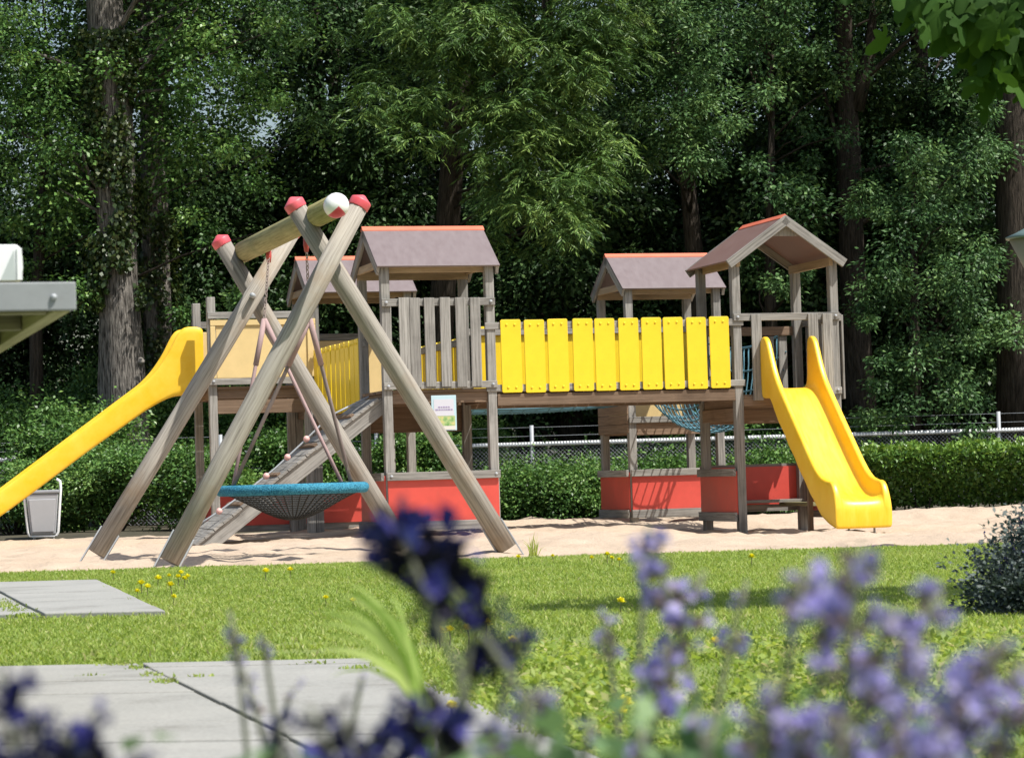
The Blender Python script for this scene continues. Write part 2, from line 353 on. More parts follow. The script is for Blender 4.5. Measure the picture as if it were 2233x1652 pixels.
# ------------------------------------------------------------------ ground
O = Vector((-1.323, 29.8, 0)); TH = math.radians(15); UX = Vector((math.cos(TH), math.sin(TH), 0)); VX = Vector((-math.sin(TH), math.cos(TH), 0))
def W2(u, v, z=0): return O + UX * u + VX * v + Vector((0, 0, z))
def sstep(a, b, x): t = max(0, min(1, (x - a) / (b - a))); return t * t * (3 - 2 * t)
def hs(x, y):
    base = -.10 * sstep(.6, 2.4, x) * sstep(23, 27, y) * (1 - sstep(32.5, 35, y)) - .05 * sstep(-1.5, -4, x) * sstep(22, 25, y)
    n = noise.fractal(Vector((x * .5, y * .5, 0)), 1.0, 2.0, 3) * .06 + noise.fractal(Vector((x * 2.1, y * 1.7, 3)), .8, 2.0, 4) * .045
    e = sstep(20.2, 21.2, y) * (1 - sstep(35.6, 36.6, y))
    return base + n * e - .01
def lawn_edge(x): return 20.25 + .10 * noise.noise(Vector((x * .9, 0, 5))) + .05 * noise.noise(Vector((x * 4, 0, 9)))
m = MB(); m.poly([(-400, -60, -.30), (400, -60, -.30), (400, 700, -.30), (-400, 700, -.30)]); struct(m.build('ground', SOIL))
def gridsheet(name, xs, ys, zf, mt, smooth=True):
    m = MB(); nx = len(xs)
    for j, y in enumerate(ys):
        for x in xs: q = zf(x, y); m.v.append(Vector(q) if len(q) == 3 else Vector((x, y, q[0])))
    for j in range(len(ys) - 1):
        for i in range(nx - 1):
            a = j * nx + i; m.face([a, a + 1, a + nx + 1, a + nx], [(0, 0), (1, 0), (1, 1), (0, 1)])
    return struct(m.build(name, mt, None, smooth))
fr = lambda a, b, n: [a + (b - a) * i / n for i in range(n + 1)]
gridsheet('sand', fr(-14, -6.2, 40) + fr(-6, 6, 190) + fr(6.2, 14, 40), fr(19.9, 36.8, 240), lambda x, y: (x, y, hs(x, y)), SAND)
gridsheet('lawn', fr(-40, -6, 34) + fr(-5.9, 5.9, 240) + fr(6, 40, 34), [-20, 0, 4] + fr(5, 19.5, 30) + [20.1, 20.25, 20.3],
          lambda x, y: (x, y if y < 20 else lawn_edge(x) - (.1 if y < 20.2 else 0), .004 if y < 20.28 else -.12), LAWN)
gridsheet('forest_floor', fr(-60, 60, 60), fr(36.2, 140, 60), lambda x, y: (x, y, -.03 + .06 * noise.noise(Vector((x * .6, y * .6, 1))) - (.1 if y < 36.5 else 0)), SOIL)

# ------------------------------------------------------------------ towers
TW, PH = 1.14, .0475
def sb(m, side, s0, s1, t0, t1, z0, z1, ax=None):
    if side == 'front': return m.box(s0, s1, -t1, -t0, z0, z1, ax)
    if side == 'back': return m.box(s0, s1, TW + t0, TW + t1, z0, z1, ax)
    if side == 'left': return m.box(-t1, -t0, s0, s1, z0, z1, ax)
    return m.box(TW + t0, TW + t1, s0, s1, z0, z1, ax)
BV = .004
def part(t, name, mt, side, s0, s1, t0, t1, z0, z1, bevel=BV):
    return sb(MB(), side, s0, s1, t0, t1, z0, z1).build(name, mt, t, bevel=bevel)
def bolts(t, pts, side):
    for s, z, tt in pts:
        m = MB(); c = {'front': Vector((s, -tt, z)), 'left': Vector((-tt, s, z)), 'right': Vector((TW + tt, s, z)), 'back': Vector((s, TW + tt, z))}[side]
        d = {'front': Vector((0, -1, 0)), 'left': Vector((-1, 0, 0)), 'right': Vector((1, 0, 0)), 'back': Vector((0, 1, 0))}[side]
        m.tube([c - d * .01, c + d * .006, c + d * .012], [.017, .017, .008], 8); m.build('bolt', STEEL, t, True)
def roof(t, axis, ez, rz, mt, ol=.10, hr=.70):
    c = TW / 2; A, B = -ol, TW + ol
    if axis == 'u': f = lambda a, k, z: Vector((a, c + k, z))
    else: f = lambda a, k, z: Vector((c + k, a, z))
    for sg in (-1, 1):
        n = f(0, sg * (rz - ez), hr) - f(0, 0, 0); n = (n - Vector((0, c, 0)) if axis == 'u' else n); n = Vector((0, sg * (rz - ez), hr)) if axis == 'u' else Vector((sg * (rz - ez), 0, hr)); n.normalize()
        ring = [f(A, sg * .004, rz), f(B, sg * .004, rz), f(B, sg * hr, ez), f(A, sg * hr, ez)]
        if (sg > 0) != (axis == 'v'): ring.reverse()
        MB().prism(ring, -n * .02).build('roof_panel', mt, t, bevel=.003)
        for e, q in ((A + .02, 1), (B - .02, -1)):
            o = -n * .073
            out = axis == 'v'; o = -n * (.047 if out else .073); e = e - .039 * q * out
            MB().beam(f(e, sg * (hr + (.004 if out else -.012)), ez - (.002 if out else -.008)) + o, f(e, sg * .002, rz) + o + Vector((0, 0, -.0)), .034, .10, n).build('barge_board', W_GREY, t, bevel=BV)
        k = sg * (c + .002)
        z = ez + (hr - c) / hr * (rz - ez)
        MB().beam(f(A + .045, sg * (c - .03), z - .105), f(B - .045, sg * (c - .03), z - .105), .045, .09).build('roof_plate', W_BEAM, t, bevel=BV)
    m = MB(); h = .055; sl = (rz - ez) / hr
    ring = [f(A - .006, -h, rz - h * sl + .012), f(A - .006, 0, rz + .02), f(A - .006, h, rz - h * sl + .012), f(A - .006, h, rz - h * sl + .003), f(A - .006, 0, rz + .006), f(A - .006, -h, rz - h * sl + .003)]
    off = f(B + .006, 0, 0) - f(A - .006, 0, 0)
    m.prism(ring, off).build('ridge_cap', RIDGE, t)
    for e in (A + .055, B - .055):
        m = MB(); m.prism([f(e, -.17, rz - .22), f(e, .17, rz - .22), f(e, 0, rz - .09)], (f(.016, 0, 0) - f(0, 0, 0))); m.build('gable_plate', W_GREY, t)
        if axis == 'v': continue
        MB().beam(f(e, -c + .05, ez + .03), f(e, c - .05, ez + .03), .04, .08).build('tie_beam', W_BEAM, t, bevel=BV)
def tower(label, u0, v0, zb, zf, pz, rf=None):
    t = thing('play_tower', label, 'play tower', W2(u0, v0), TH, 'towers of the wooden play structure')
    for s in (0, TW):
        for q in (0, TW):
            h = pz if not callable(pz) else pz(s, q)
            MB().box(s - PH, s + PH, q - PH, q + PH, zb - .12, h, 2).build('post', W_GREY, t, bevel=.006)
    for k in range(9):
        a = -PH + k * (TW + 2 * PH) / 9
        in_post = k in (0, 8)
        MB().box(PH + .003 if in_post else -PH, TW - PH - .003 if in_post else TW + PH, a + .002, a + .125, zf - .032, zf, 0).build('deck_board', W_BROWN, t, bevel=.003)
    for side in ('front', 'back'): part(t, 'floor_beam', W_BROWN, side, PH + .002, TW - PH - .002, -.025, .02, zf - .145, zf - .034)
    for side in ('left', 'right'): part(t, 'floor_beam', W_BROWN, side, PH + .002, TW - PH - .002, -.025, .02, zf - .145, zf - .034)
    if rf: roof(t, *rf)
    return t
def rail(t, side, z0, z1, s0=-PH, s1=TW + PH, t0=PH + .001, th=.03, mt=None, name='rail'): return part(t, name, mt or W_GREY, side, s0, s1, t0, t0 + th, z0, z1)
def slats(t, side, ss, w, z0, z1, t0=.0795, mt=None, name='slat'):
    for s in ss: part(t, name, mt or W_GREY, side, s - w / 2, s + w / 2, t0, t0 + .024, z0 + rnd.uniform(-.008, .008), z1 + rnd.uniform(-.006, .006))
def redwall(t, side, zb, zt, s0=-PH, s1=TW + PH, foot=.10):
    part(t, 'red_panel', RED, side, s0 + .015, s1 - .015, PH + .002, PH + .018, zb + foot - .02, zt - .03, 0)
    rail(t, side, zt - .085, zt, s0, s1, PH + .019, .035)
    rail(t, side, zb, zb + foot, s0, s1, PH + .019, .03, name='bottom_rail')
EZ, RZ = 2.84, 3.30
# front left tower: grey slat railing, red panel below
F = tower('wooden tower with a grey slat railing above a bright red panel, behind the swing frame', 0, 0, 0, 1.53, 2.86, ('u', EZ, RZ, ROOF))
rail(F, 'front', 2.415, 2.495); rail(F, 'front', 1.535, 1.61)
slats(F, 'front', (.185, .30, .46, .63, .80, .96), .112, 1.55, 2.50)
bolts(F, [(0, 2.455, .08), (TW, 2.455, .08), (0, 1.57, .08), (TW, 1.57, .08), (TW, .62, .10), (0, .62, .10)], 'front')
redwall(F, 'front', .04, .66); redwall(F, 'left', .04, .66)
part(F, 'skirt_board', W_BROWN, 'back', PH, TW - PH, .021, .043, 1.10, 1.48)
rail(F, 'left', 2.36, 2.44, TW * .6, TW + PH)
# back left tower, roof showing through the swing
BL = tower('roofed wooden tower farthest back on the left, its roof seen between the swing legs', 0, 3.92, 0, 1.50, 2.86, ('u', EZ, RZ, ROOF))
part(BL, 'back_panel', PEACH, 'back', PH, TW - PH, .0, .018, 1.60, 2.32); rail(BL, 'back', 2.33, 2.41); rail(BL, 'back', 1.515, 1.59)
redwall(BL, 'back', .0, .56)
part(BL, 'skirt_board', W_BROWN, 'front', PH, TW - PH, .021, .043, 1.16, 1.40)
# slide platform without a roof
L = tower('open platform tower without a roof, peach panel in front and the left slide attached', -1.24, 3.92, 0, 1.74, lambda s, q: 2.80 if s == 0 else 2.58, None)
part(L, 'front_panel', PEACH, 'front', .05, TW + .05, .03, .05, 1.84, 2.46, .003)
part(L, 'panel_edge', PEACH, 'front', -.02, TW + .10, .052, .07, 2.46, 2.53); rail(L, 'front', 2.54, 2.62, -PH, TW + PH, PH + .001)
part(L, 'panel_edge', PEACH, 'front', -.02, .04, .052, .07, 1.84, 2.455); part(L, 'panel_edge', PEACH, 'front', TW - .0, TW + .10, .052, .07, 1.84, 2.455)
rail(L, 'front', 1.76, 1.835, -PH, TW + PH, .075); rail(L, 'back', 2.50, 2.58); part(L, 'back_panel', PEACH, 'back', PH, TW - PH, 0, .018, 1.84, 2.45)
bolts(L, [(0, 1.80, .106), (TW, 1.80, .106)], 'front')
part(L, 'skirt_board', W_BROWN, 'front', PH, TW - PH, .021, .043, 1.42, 1.58)
redwall(L, 'back', .0, .56)
# back right tower
B = tower('roofed wooden tower behind the yellow bridge with a sunlit red panel striped by rope shadows', 3.92, 3.92, 0, 1.20, 2.86, ('u', EZ, RZ, ROOF))
redwall(B, 'front', .03, .62); redwall(B, 'left', .03, .62)
rail(B, 'front', 1.19, 1.265); part(B, 'skirt_board', W_BROWN, 'front', PH, TW - PH, .021, .044, 1.04, 1.18)
for k in range(4): part(B, 'side_board', W_BROWN, 'left', -PH, TW + PH, PH + .001, PH + .022, 1.07 + k * .115, 1.18 + k * .115)
part(B, 'back_panel', PEACH, 'back', PH, TW - PH, 0, .018, 1.25, 2.25); rail(B, 'back', 2.26, 2.34)
rail(B, 'right', 2.26, 2.34); slats(B, 'right', (.2, .4, .6, .8, 1.0), .11, 1.2, 2.3)
# right tower with the slide
RB = -.10
R = tower('gable fronted wooden tower at the right with the wide slide running out of its front', 3.92, 0, RB, 1.40, 2.86, ('v', 2.86, 3.35, ROOF_R, .11))
rail(R, 'front', 2.205, 2.285); bolts(R, [(0, 2.245, .08), (TW, 2.245, .08), (TW, 1.43, .08)], 'front')
slats(R, 'front', (.205, .865, 1.035), .115, 1.33, 2.275)
rail(R, 'front', 1.385, 1.46, .93, TW + PH)
rail(R, 'front', 1.27, 1.384, PH, .93, .021, .03, W_BROWN, 'front_beam')
part(R, 'skirt_board', W_BROWN, 'left', PH, TW - PH, .021, .044, 1.12, 1.26)
part(R, 'skirt_board', W_BROWN, 'back', PH, TW - PH, .021, .044, 1.10, 1.26)
rail(R, 'right', 2.19, 2.27); slats(R, 'right', (.02, .22, .42, .62, .82, 1.02), .115, 1.33, 2.26)
rail(R, 'back', 2.10, 2.20, PH, TW - PH, .0, mt=W_BROWN)
slats(R, 'back', (.66, .82, .98), .10, 1.42, 2.10, .03)
redwall(R, 'left', RB + .12, .60); redwall(R, 'back', RB + .20, .64); redwall(R, 'right', RB + .12, .60)
part(R, 'bench_seat', W_GREY, 'back', PH, TW - PH, -.24, -.002, .20, .235)
part(R, 'step_board', W_MOSS, 'right', PH, TW - PH, -.30, -.06, .16, .20)

# ------------------------------------------------------------------ bridges
def rslat(w, z0, z1, th, c=.014):
    m = MB(); q = w / 2
    ring = [Vector((x, 0, z)) for x, z in ((-q + c, z0), (q - c, z0), (q - .006, z0 + .006), (q, z0 + c), (q, z1 - c), (q - .006, z1 - .006), (q - c, z1), (-q + c, z1), (-q + .006, z1 - .006), (-q, z1 - c), (-q, z0 + c), (-q + .006, z0 + .006))]
    m.prism(ring, (0, th, 0))
    for x in (-.045, .045):
        for z in (z0 + .055, z1 - .055): m.tube([(x, .002, z), (x, -.005, z), (x, -.009, z)], [.014, .014, .007], 8)
    return m
def bridge(label, u0, v0, rz, Lb, z0, z1, wd, n=10, zd=None):
    t = thing('slat_bridge', label, 'bridge', W2(u0, v0), rz, 'yellow slat bridges between the towers')
    first = None; sp = (Lb - .17) / n
    for row, y in ((0, .0), (1, wd)):
        for k in range(n):
            x = .085 + sp * (k + .5)
            if first is None: first = o = rslat(sp * .86, z0, z1, .018).build('slat', YEL, t, bevel=.003)
            else: o = first.copy(); C.objects.link(o); o.parent = t
            o.location = (x, y, rnd.uniform(-.004, .004)); o.rotation_euler = (0, rnd.uniform(-.006, .006), PI if row else 0)
        s = 1 if row == 0 else -1
        for a, b in ((z1 - .10, z1 - .025), (z0 + .02, z0 + .09)):
            ys = sorted((y + s * .0195, y + s * .055)); MB().box(-PH - .02 if row == 0 else .05, Lb + (PH + .02 if row == 0 else -.05), ys[0], ys[1], a, b, 0).build('rail', W_GREY, t, bevel=BV)
        ys = sorted((y + s * .022, y + s * .085)); MB().box(.05, Lb - .05, ys[0], ys[1], z0 - .135, z0 - .012, 0).build('beam', W_BROWN, t, bevel=BV)
    nb = int(Lb / .14)
    m0 = None
    for k in range(nb):
        if m0 is None: m0 = o = MB().box(-.062, .062, .09, wd - .09, z0 - .012, z0 + .018, 1).build('deck_board', W_BROWN, t)
        else: o = m0.copy(); C.objects.link(o); o.parent = t
        o.location = (.1 + k * (Lb - .2) / (nb - 1), 0, 0)
    return t
bridge('bright yellow slat bridge spanning between the two front towers, facing the lawn', TW, -.082, TH, 3.92 - TW, 1.475, 2.255, TW + .16)
bridge('yellow slat bridge running back behind the swing, seen at a slant', 0 - .04, 3.92, TH - PI / 2, 3.92 - TW, 1.36, 2.15, TW + .08)

def netbridge(label, u0, v0, rz, Ln, wd, zend, zmid, ztop, name='net_bridge'):
    t = thing(name, label, 'rope bridge', W2(u0, v0), rz, 'rope net bridges between the towers')
    def pt(x, a):                            # a in -1..1 round the U section
        s = (x / Ln) * 2 - 1; zb = zmid + (zend - zmid) * s * s; zt = ztop - .12 * (1 - s * s)
        y = wd * .5 * math.sin(a * PI / 2) if abs(a) < 1 else wd * .5 * (1 if a > 0 else -1)
        return Vector((x, wd / 2 + y, zb + (zt - zb) * (1 - math.cos(a * PI / 2)) ** 1.3))
    na, nx = 15, 17
    m = MB()
    for i in range(na):
        a = -1 + 2 * i / (na - 1); m.tube([pt(Ln * k / 24, a) for k in range(25)], .009 if 0 < i < na - 1 else .014, 5)
    m.build('lengthwise_ropes', NETB, t, True)
    m = MB()
    for k in range(1, nx): m.tube([pt(Ln * k / nx, -1 + 2 * i / 20) for i in range(21)], .009, 5)
    for k in range(1, nx):
        for i in range(1, na - 1, 2): m.ball(pt(Ln * k / nx, -1 + 2 * i / (na - 1)), .018, 4)
    m.build('cross_ropes', NETB, t, True)
    return t
netbridge('sagging blue rope net tunnel joining the right tower to the tower behind it', 3.92 + .12, 3.92 - .02, TH - PI / 2, 3.92 - TW - .04, TW - .24, 1.30, 1.03, 2.15)
netbridge('flat blue rope net walkway stretched between the two rear towers', TW + .02, 3.92 + .15, TH, 3.92 - TW - .04, TW - .3, 1.42, 1.36, 1.52)

# ------------------------------------------------------------------ slides
def interp(keys, s):
    for a, b in zip(keys, keys[1:]):
        if s <= b[0]:
            t = (s - a[0]) / (b[0] - a[0]); t = t * t * (3 - 2 * t) if b[-1] == 's' else t
            return [a[k] + (b[k] - a[k]) * t for k in (1, 2, 3)]
    return list(keys[-1][1:4])
def slide(label, loc, rz, keys, hi, ho, ripple=0):
    t = thing('playground_slide', label, 'slide', loc, rz, 'yellow slides of the play structure')
    ss = []
    for a, b in zip(keys, keys[1:]):
        n = max(1, int((b[0] - a[0]) / .07)); ss += [a[0] + (b[0] - a[0]) * k / n for k in range(n)]
    ss.append(keys[-1][0]); secs = []
    for i, s in enumerate(ss):
        f, wt, ob = interp(keys, s); ob += ripple * math.sin(s * 22) * (.4 < s < 1.7)
        h = max(wt - f, .03); q = min(.06, h * .45); r = min(.03, h * .4)
        half = [(hi - .10, f), (hi - .035, f + .012), (hi - .004, f + q), (hi, f + q + (h - q) * .55), (hi + .006, wt - r * .5), (hi + .018, wt), (ho - .018, wt), (ho - .002, wt - r * .6), (ho, (wt + ob) / 2), (ho - .004, ob + .012), (ho - .018, ob), (hi - .02, ob)]
        sec = [Vector((x, -s, z)) for x, z in half] + [Vector((-x, -s, z)) for x, z in half[::-1]]
        secs.append(sec)
    m = MB(); m.loft(secs); del m.f[-2:], m.uv[-2:], m.m[-2:]; e = (len(secs) - 1) * 24
    for b, fl in ((0, True), (e, False)):
        qs = [(i, i + 1, 10 - i, 11 - i) for i in range(5)] + [(23 - i, 12 + i, 13 + i, 22 - i) for i in range(5)] + [(0, 11, 12, 23)]
        for q in qs: q = [b + k for k in q]; m.face(q if fl else q[::-1], [(0, 0)] * 4)
    m.build('chute', YEL_SL, t, True, sub=1)
    return t
rs = slide('wide open yellow slide facing the lawn, coming out of the right tower', W2(3.92 + .545, -.085), TH,
      [(0, 1.455, 1.98, 1.36), (0.03, 1.455, 2.02, 1.35), (0.12, 1.455, 2.03, 1.35), (0.2, 1.452, 1.97, 1.345), (0.28, 1.43, 1.8, 1.33), (0.378, 1.36, 1.62, 1.2), (0.501, 1.255, 1.48, 1.08), (0.87, 0.925, 1.145, 0.745), (1.198, 0.63, 0.85, 0.45), (1.379, 0.475, 0.685, 0.3), (1.543, 0.355, 0.555, 0.17), (1.69, 0.285, 0.475, 0.07), (1.854, 0.255, 0.44, 0.0), (1.93, 0.256, 0.44, -0.02), (1.97, 0.254, 0.428, -0.03), (2.01, 0.248, 0.392, -0.04), (2.045, 0.232, 0.335, -0.048), (2.07, 0.205, 0.275, -0.05), (2.087, 0.165, 0.212, -0.05), (2.096, 0.12, 0.15, -0.048)], .232, .312, .012)
for x in (-.14, .14): MB().beam((x, -2.02, -.25), (x, -2.02, .02), .012, .03, (0, 1, 0)).build('ground_anchor', STEEL, rs)
MB().beam((-.22, -1.15, -.3), (-.22, -1.15, .55), .05, .05, (0, 1, 0)).build('support_leg', W_BROWN, rs, bevel=BV)
ls = slide('long yellow slide running down to the left out of the picture, seen from its side', W2(-1.24 - .05, 3.92 + .57), TH - PI / 2,
      [(0, 1.76, 2.42, 1.68), (.03, 1.76, 2.47, 1.67), (.22, 1.76, 2.475, 1.67), (.30, 1.76, 2.42, 1.66), (.40, 1.75, 2.20, 1.64), (.56, 1.67, 1.97, 1.57), (.70, 1.58, 1.83, 1.49), (1.4, 1.10, 1.33, 1.02), (2.1, .60, .83, .52), (2.45, .36, .58, .28), (2.7, .25, .46, .17), (3.0, .21, .40, .12), (3.06, .18, .34, .12)], .24, .31)
MB().beam((0, -2.75, -.3), (0, -2.75, .06), .06, .06, (0, 1, 0)).build('support_leg', STEEL, ls)

# ------------------------------------------------------------------ climbing ramp
rp = thing('climbing_ramp', 'weathered plank ramp with a knotted rope leaning on the left front tower', 'climbing ramp', W2(0, 0), TH)
A0, A1 = Vector((-.06, 0, 1.46)), Vector((-2.10, 0, -.06)); dr = (A1 - A0).normalized(); nr_ = Vector((dr.z, 0, -dr.x)); nr_ = nr_ if nr_.z > 0 else -nr_; LR = (A1 - A0).length
for y in (.10, 1.02): MB().beam(A0 + Vector((0, y, 0)) - nr_ * .085, A1 + Vector((0, y, 0)) - nr_ * .085, .05, .15, nr_).build('stringer', W_GREY, rp, bevel=BV)
k = 0; s = .03
while s < LR - .1:
    c = A0 + dr * (s + .06)
    MB().beam(c + Vector((0, .05, rnd.uniform(0, .012))), c + Vector((0, 1.07, rnd.uniform(0, .012))), .118, .03, nr_).build('plank', W_GREY, rp, bevel=.003); s += .124
for s in (.35, .85, 1.35, 1.85):
    c = A0 + dr * s + nr_ * .03; MB().beam(c + Vector((0, .12, 0)), c + Vector((0, 1.0, 0)), .045, .03, nr_).build('cleat', W_BROWN, rp, bevel=.003)
pts = [A0 + dr * .05 + nr_ * .06 + Vector((0, .30, 0))] + [A0 + dr * q + nr_ * (.13 + .05 * math.cos(q * 2)) + Vector((0, .30, 0)) for q in (.5, .9, 1.3, 1.7, 2.1, 2.45)]
MB().tube(pts, .011, 6).build('rope', STEEL, rp, True)
BALLP = paint('pale_pink_ball', (.72, .42, .38), .5, .1)
for q in (.86, 1.14, 1.44, 2.06): MB().ball(A0 + dr * q + nr_ * (.13 + .05 * math.cos(q * 2)) + Vector((0, .30, 0)), .036, 8).build('grip_ball', BALLP, rp, True)

# ------------------------------------------------------------------ information board
pS = P(968, 900, 29.70)
sg = thing('information_board', 'small pale blue framed notice with a green picture, hung below the tower railing', 'sign', pS, TH)
MB().box(-.135, .135, -.006, .006, -.185, .185, 2).build('board', paint('sign_frame', (.45, .62, .68), .4, .04), sg, bevel=.003)
MB().box(-.108, .108, -.0085, -.0065, -.03, .145, 2).build('notice', paint('sign_white', (.58, .58, .64), .4, .03), sg)
m = MB()
for z, w0 in ((.062, .062), (.035, .092)):
    x = -w0
    while x < w0 - .01: q = rnd.uniform(.012, .03); m.box(x, min(x + q, w0), -.0112, -.0088, z - .006, z + .006); x += q + .008
m.build('text_lines', paint('sign_text', (.30, .24, .42), .5, .03), sg)
SIGNG = mat('sign_green', lambda t, b: t.links.new(ramp(t, noise_n(t, N(t, 'ShaderNodeTexCoord').outputs['Object'], 16, 3), [(.3, (.08, .26, .05)), (.5, (.36, .48, .2)), (.65, (.62, .5, .2)), (.75, (.6, .6, .5))]), b.inputs['Base Color']))
MB().box(-.118, .118, -.0085, -.0065, -.135, -.032, 2).build('picture', SIGNG, sg)
MB().box(-.118, .118, -.0085, -.0065, -.175, -.137, 2).build('footer', paint('sign_pale', (.66, .62, .56), .4, .03), sg)

# ------------------------------------------------------------------ nest swing
def legpts(a, b): return P(*a), P(*b)
fr0 = W2(0, 0); swc = (P(372, 1222, 20.678) + P(881, 1195, 24.581)) / 2; swc.z = 0
sw = thing('swing_frame', 'heavy log swing frame of two crossed leg pairs with pink caps and a round crossbeam', 'swing frame', swc)
rel = lambda p: p - swc
def leg(bot, top, r):
    b, t_ = rel(bot), rel(top); d = (t_ - b).normalized()
    o = MB().tube([b, b.lerp(t_, .3), b.lerp(t_, .7), t_], [r * 1.04, r * 1.02, r, r * .98], 18, wob=.05).build('leg', W_LEG, sw, True)
    c = MB().tube([t_ - d * .032, t_ - d * .03, t_ - d * .026, t_ + d * .022, t_ + d * .030, t_ + d * .036, t_ + d * .062, t_ + d * .072, t_ + d * .076], [r * .98, r * 1.03, r * 1.05, r * 1.08, r * 1.06, r * .97, r * .40, r * .2, r * .02], 20).build('end_cap', PINK, o, True)
    sd = d.cross(Vector((0, 1, 0))).normalized()
    for k in (-1, 1):
        q = b + sd * (r + .006) * k; MB().beam(q + d * .22, q - d * .55, .012, .05, Vector((0, 1, 0))).build('foot_plate', STEEL, o, bevel=.002)
    return o
leg(P(370, 1224, 20.625), P(784, 445, 21.153), .076); leg(P(1106, 1196, 21.575), P(644, 449, 21.364), .076)
leg(P(211, 1206, 23.948), P(638, 503, 24.581), .078); leg(P(881, 1195, 24.845), P(483, 529, 24.687), .078)
b0, b1 = rel(P(734, 448, 20.625)), rel(P(529, 550, 24.845)); bd = (b1 - b0).normalized()
cb = MB().tube([b0, b0.lerp(b1, .3), b0.lerp(b1, .7), b1], [.089, .092, .093, .093], 20, wob=.04).build('crossbeam', W_ALGAE, sw, True)
q = MB().tube([(0, .04, 0), (0, .038, 0), (0, -.01, 0), (0, -.05, 0), (0, -.072, 0), (0, -.082, 0)], [.084, .092, .093, .078, .048, .006], 22).build('end_cap', BALLM, cb, True)
q.location = b0; q.rotation_euler = (0, 0, math.atan2(-bd.x, bd.y))
for p_, y_ in (((719, 557), 21.100), ((552, 645), 24.370)):
    c = rel(P(*p_, y_)); MB().tube([c + Vector((0, .05, 0)), c + Vector((0, -.012 - .07, 0)), c + Vector((0, -.095, 0))], [.024, .024, .012], 10).build('bolt', STEEL, sw, True)
# basket
rc = P(638, 1066, 22.788); RR = .575
ns = thing('nest_swing', 'round nest swing with a blue rope rim and dark net, hanging from chains', 'swing', rc)
m = MB(); tp = [Vector((math.cos(a) * RR, math.sin(a) * RR, 0)) for a in [2 * PI * k / 72 for k in range(72)]]
secs = []
for k in range(73):
    a = 2 * PI * k / 72; secs.append([Vector((math.cos(a) * (RR + .044 * math.cos(f)), math.sin(a) * (RR + .044 * math.cos(f)), 0.044 * math.sin(f))) * (1 + .004 * math.sin(a * 60 + f * 3)) for f in [2 * PI * j / 14 for j in range(14)]])
m.loft(secs).build('rim', BLUE, ns, True)
def dish(a, s):                              # s 0 centre .. 1 rim
    r = (RR - .03) * s; z = -.25 + .22 * s ** 1.8 * (1.55 - .55 * s * s)
    return Vector((math.cos(a) * r, math.sin(a) * r, z))
m = MB()
for i in range(46): m.tube([dish(2 * PI * i / 46, .1 + .9 * k / 9) for k in range(10)], .0062, 4)
for i in range(15): s_ = .1 + .88 * i / 14; m.tube([dish(2 * PI * k / 48, s_) for k in range(49)], .0062, 4)
m.build('net', NETD, ns, True)
def chain(a, b):
    n = int((b - a).length / .036); d = (b - a).normalized(); o1 = d.orthogonal().normalized(); o2 = d.cross(o1); m = MB()
    for k in range(n):
        c = a + d * ((k + .5) * .036); e = o1 if k % 2 else o2
        m.tube([c + d * .024 * math.cos(x) + e * .011 * math.sin(x) for x in [2 * PI * j / 8 for j in range(9)]], .0045, 4, cap=False)
    m.build('chain', CHAIN, ns, True)
for (top, knot, yy, ends, mt) in (((668, 535), (668, 690), 21.891, ((-.44, -.35), (.485, -.25)), (ROPE_D, ROPE_P)), ((586, 560), (586, 702), 23.843, ((-.50, .23), (.37, .42)), (ROPE_P, ROPE_P))):
    a, b = P(*top, yy) - rc, P(*knot, yy) - rc; b.y = b.y * .6; chain(a, b)
    MB().tube([a + Vector((0, 0, .08)), a, a + Vector((0, 0, -.05))], [.022, .024, .016], 8).build('hanger', paint('red_hanger', (.42, .06, .05), .5), ns, True)
    for (ex, ey), mm in zip(ends, mt):
        e = Vector((ex, ey, .045)); MB().tube([b, b.lerp(e, .3), b.lerp(e, .7), e], .0155, 8).build('rope', mm if ex < 0 else (ROPE_P if yy > 22.5 else ROPE_D), ns, True)
        MB().tube([b, b.lerp(e, .28)], .023, 8).build('rope_sleeve', ROPE_P, ns, True)
# ------------------------------------------------------------------ fence
fY = 42.0
fn = thing('wire_fence', 'low chain link fence with a pale top rail and wires above, along the wood edge', 'fence', (0, fY, 0))

fz = P(1160, 968, fY).z; xs = [P(x, 960, fY).x for x in (1160, 1498, 2115)]; dx = 2.32
px = [xs[0] + dx * k for k in range(-4, 6)]
for x in px: MB().tube([(x, .03, -.1), (x, .03, fz + .28)], .03, 8).build('fence_post', STEEL, fn, True)
MB().tube([(px[0] - 4, 0, fz), (px[-1] + 4, 0, fz)], .031, 8).build('top_rail', STEEL_L, fn, True)
for z in (.12, .25): MB().tube([(px[0] - 4, .03, fz + z), (px[-1] + 4, .03, fz + z)], .004, 4).build('wire', STEEL, fn)
m = MB(); n = int((px[-1] - px[0] + 4) / .06)
for k in range(n):
    x = px[0] - 2 + k * .06
    for s in (1, -1):
        m.tube([(x, .002 * s, .02), (x + s * (fz - .05), .002 * s, fz - .03)], .0028, 3, cap=False)
for k in range(int((px[-1] - px[0] + 4) / .045)): m.box(px[0] - 2 + k * .045, px[0] - 2 + k * .045 + .014, -.03, .03, fz - .02, fz + .036)
m.build('chain_link', STEEL, fn)

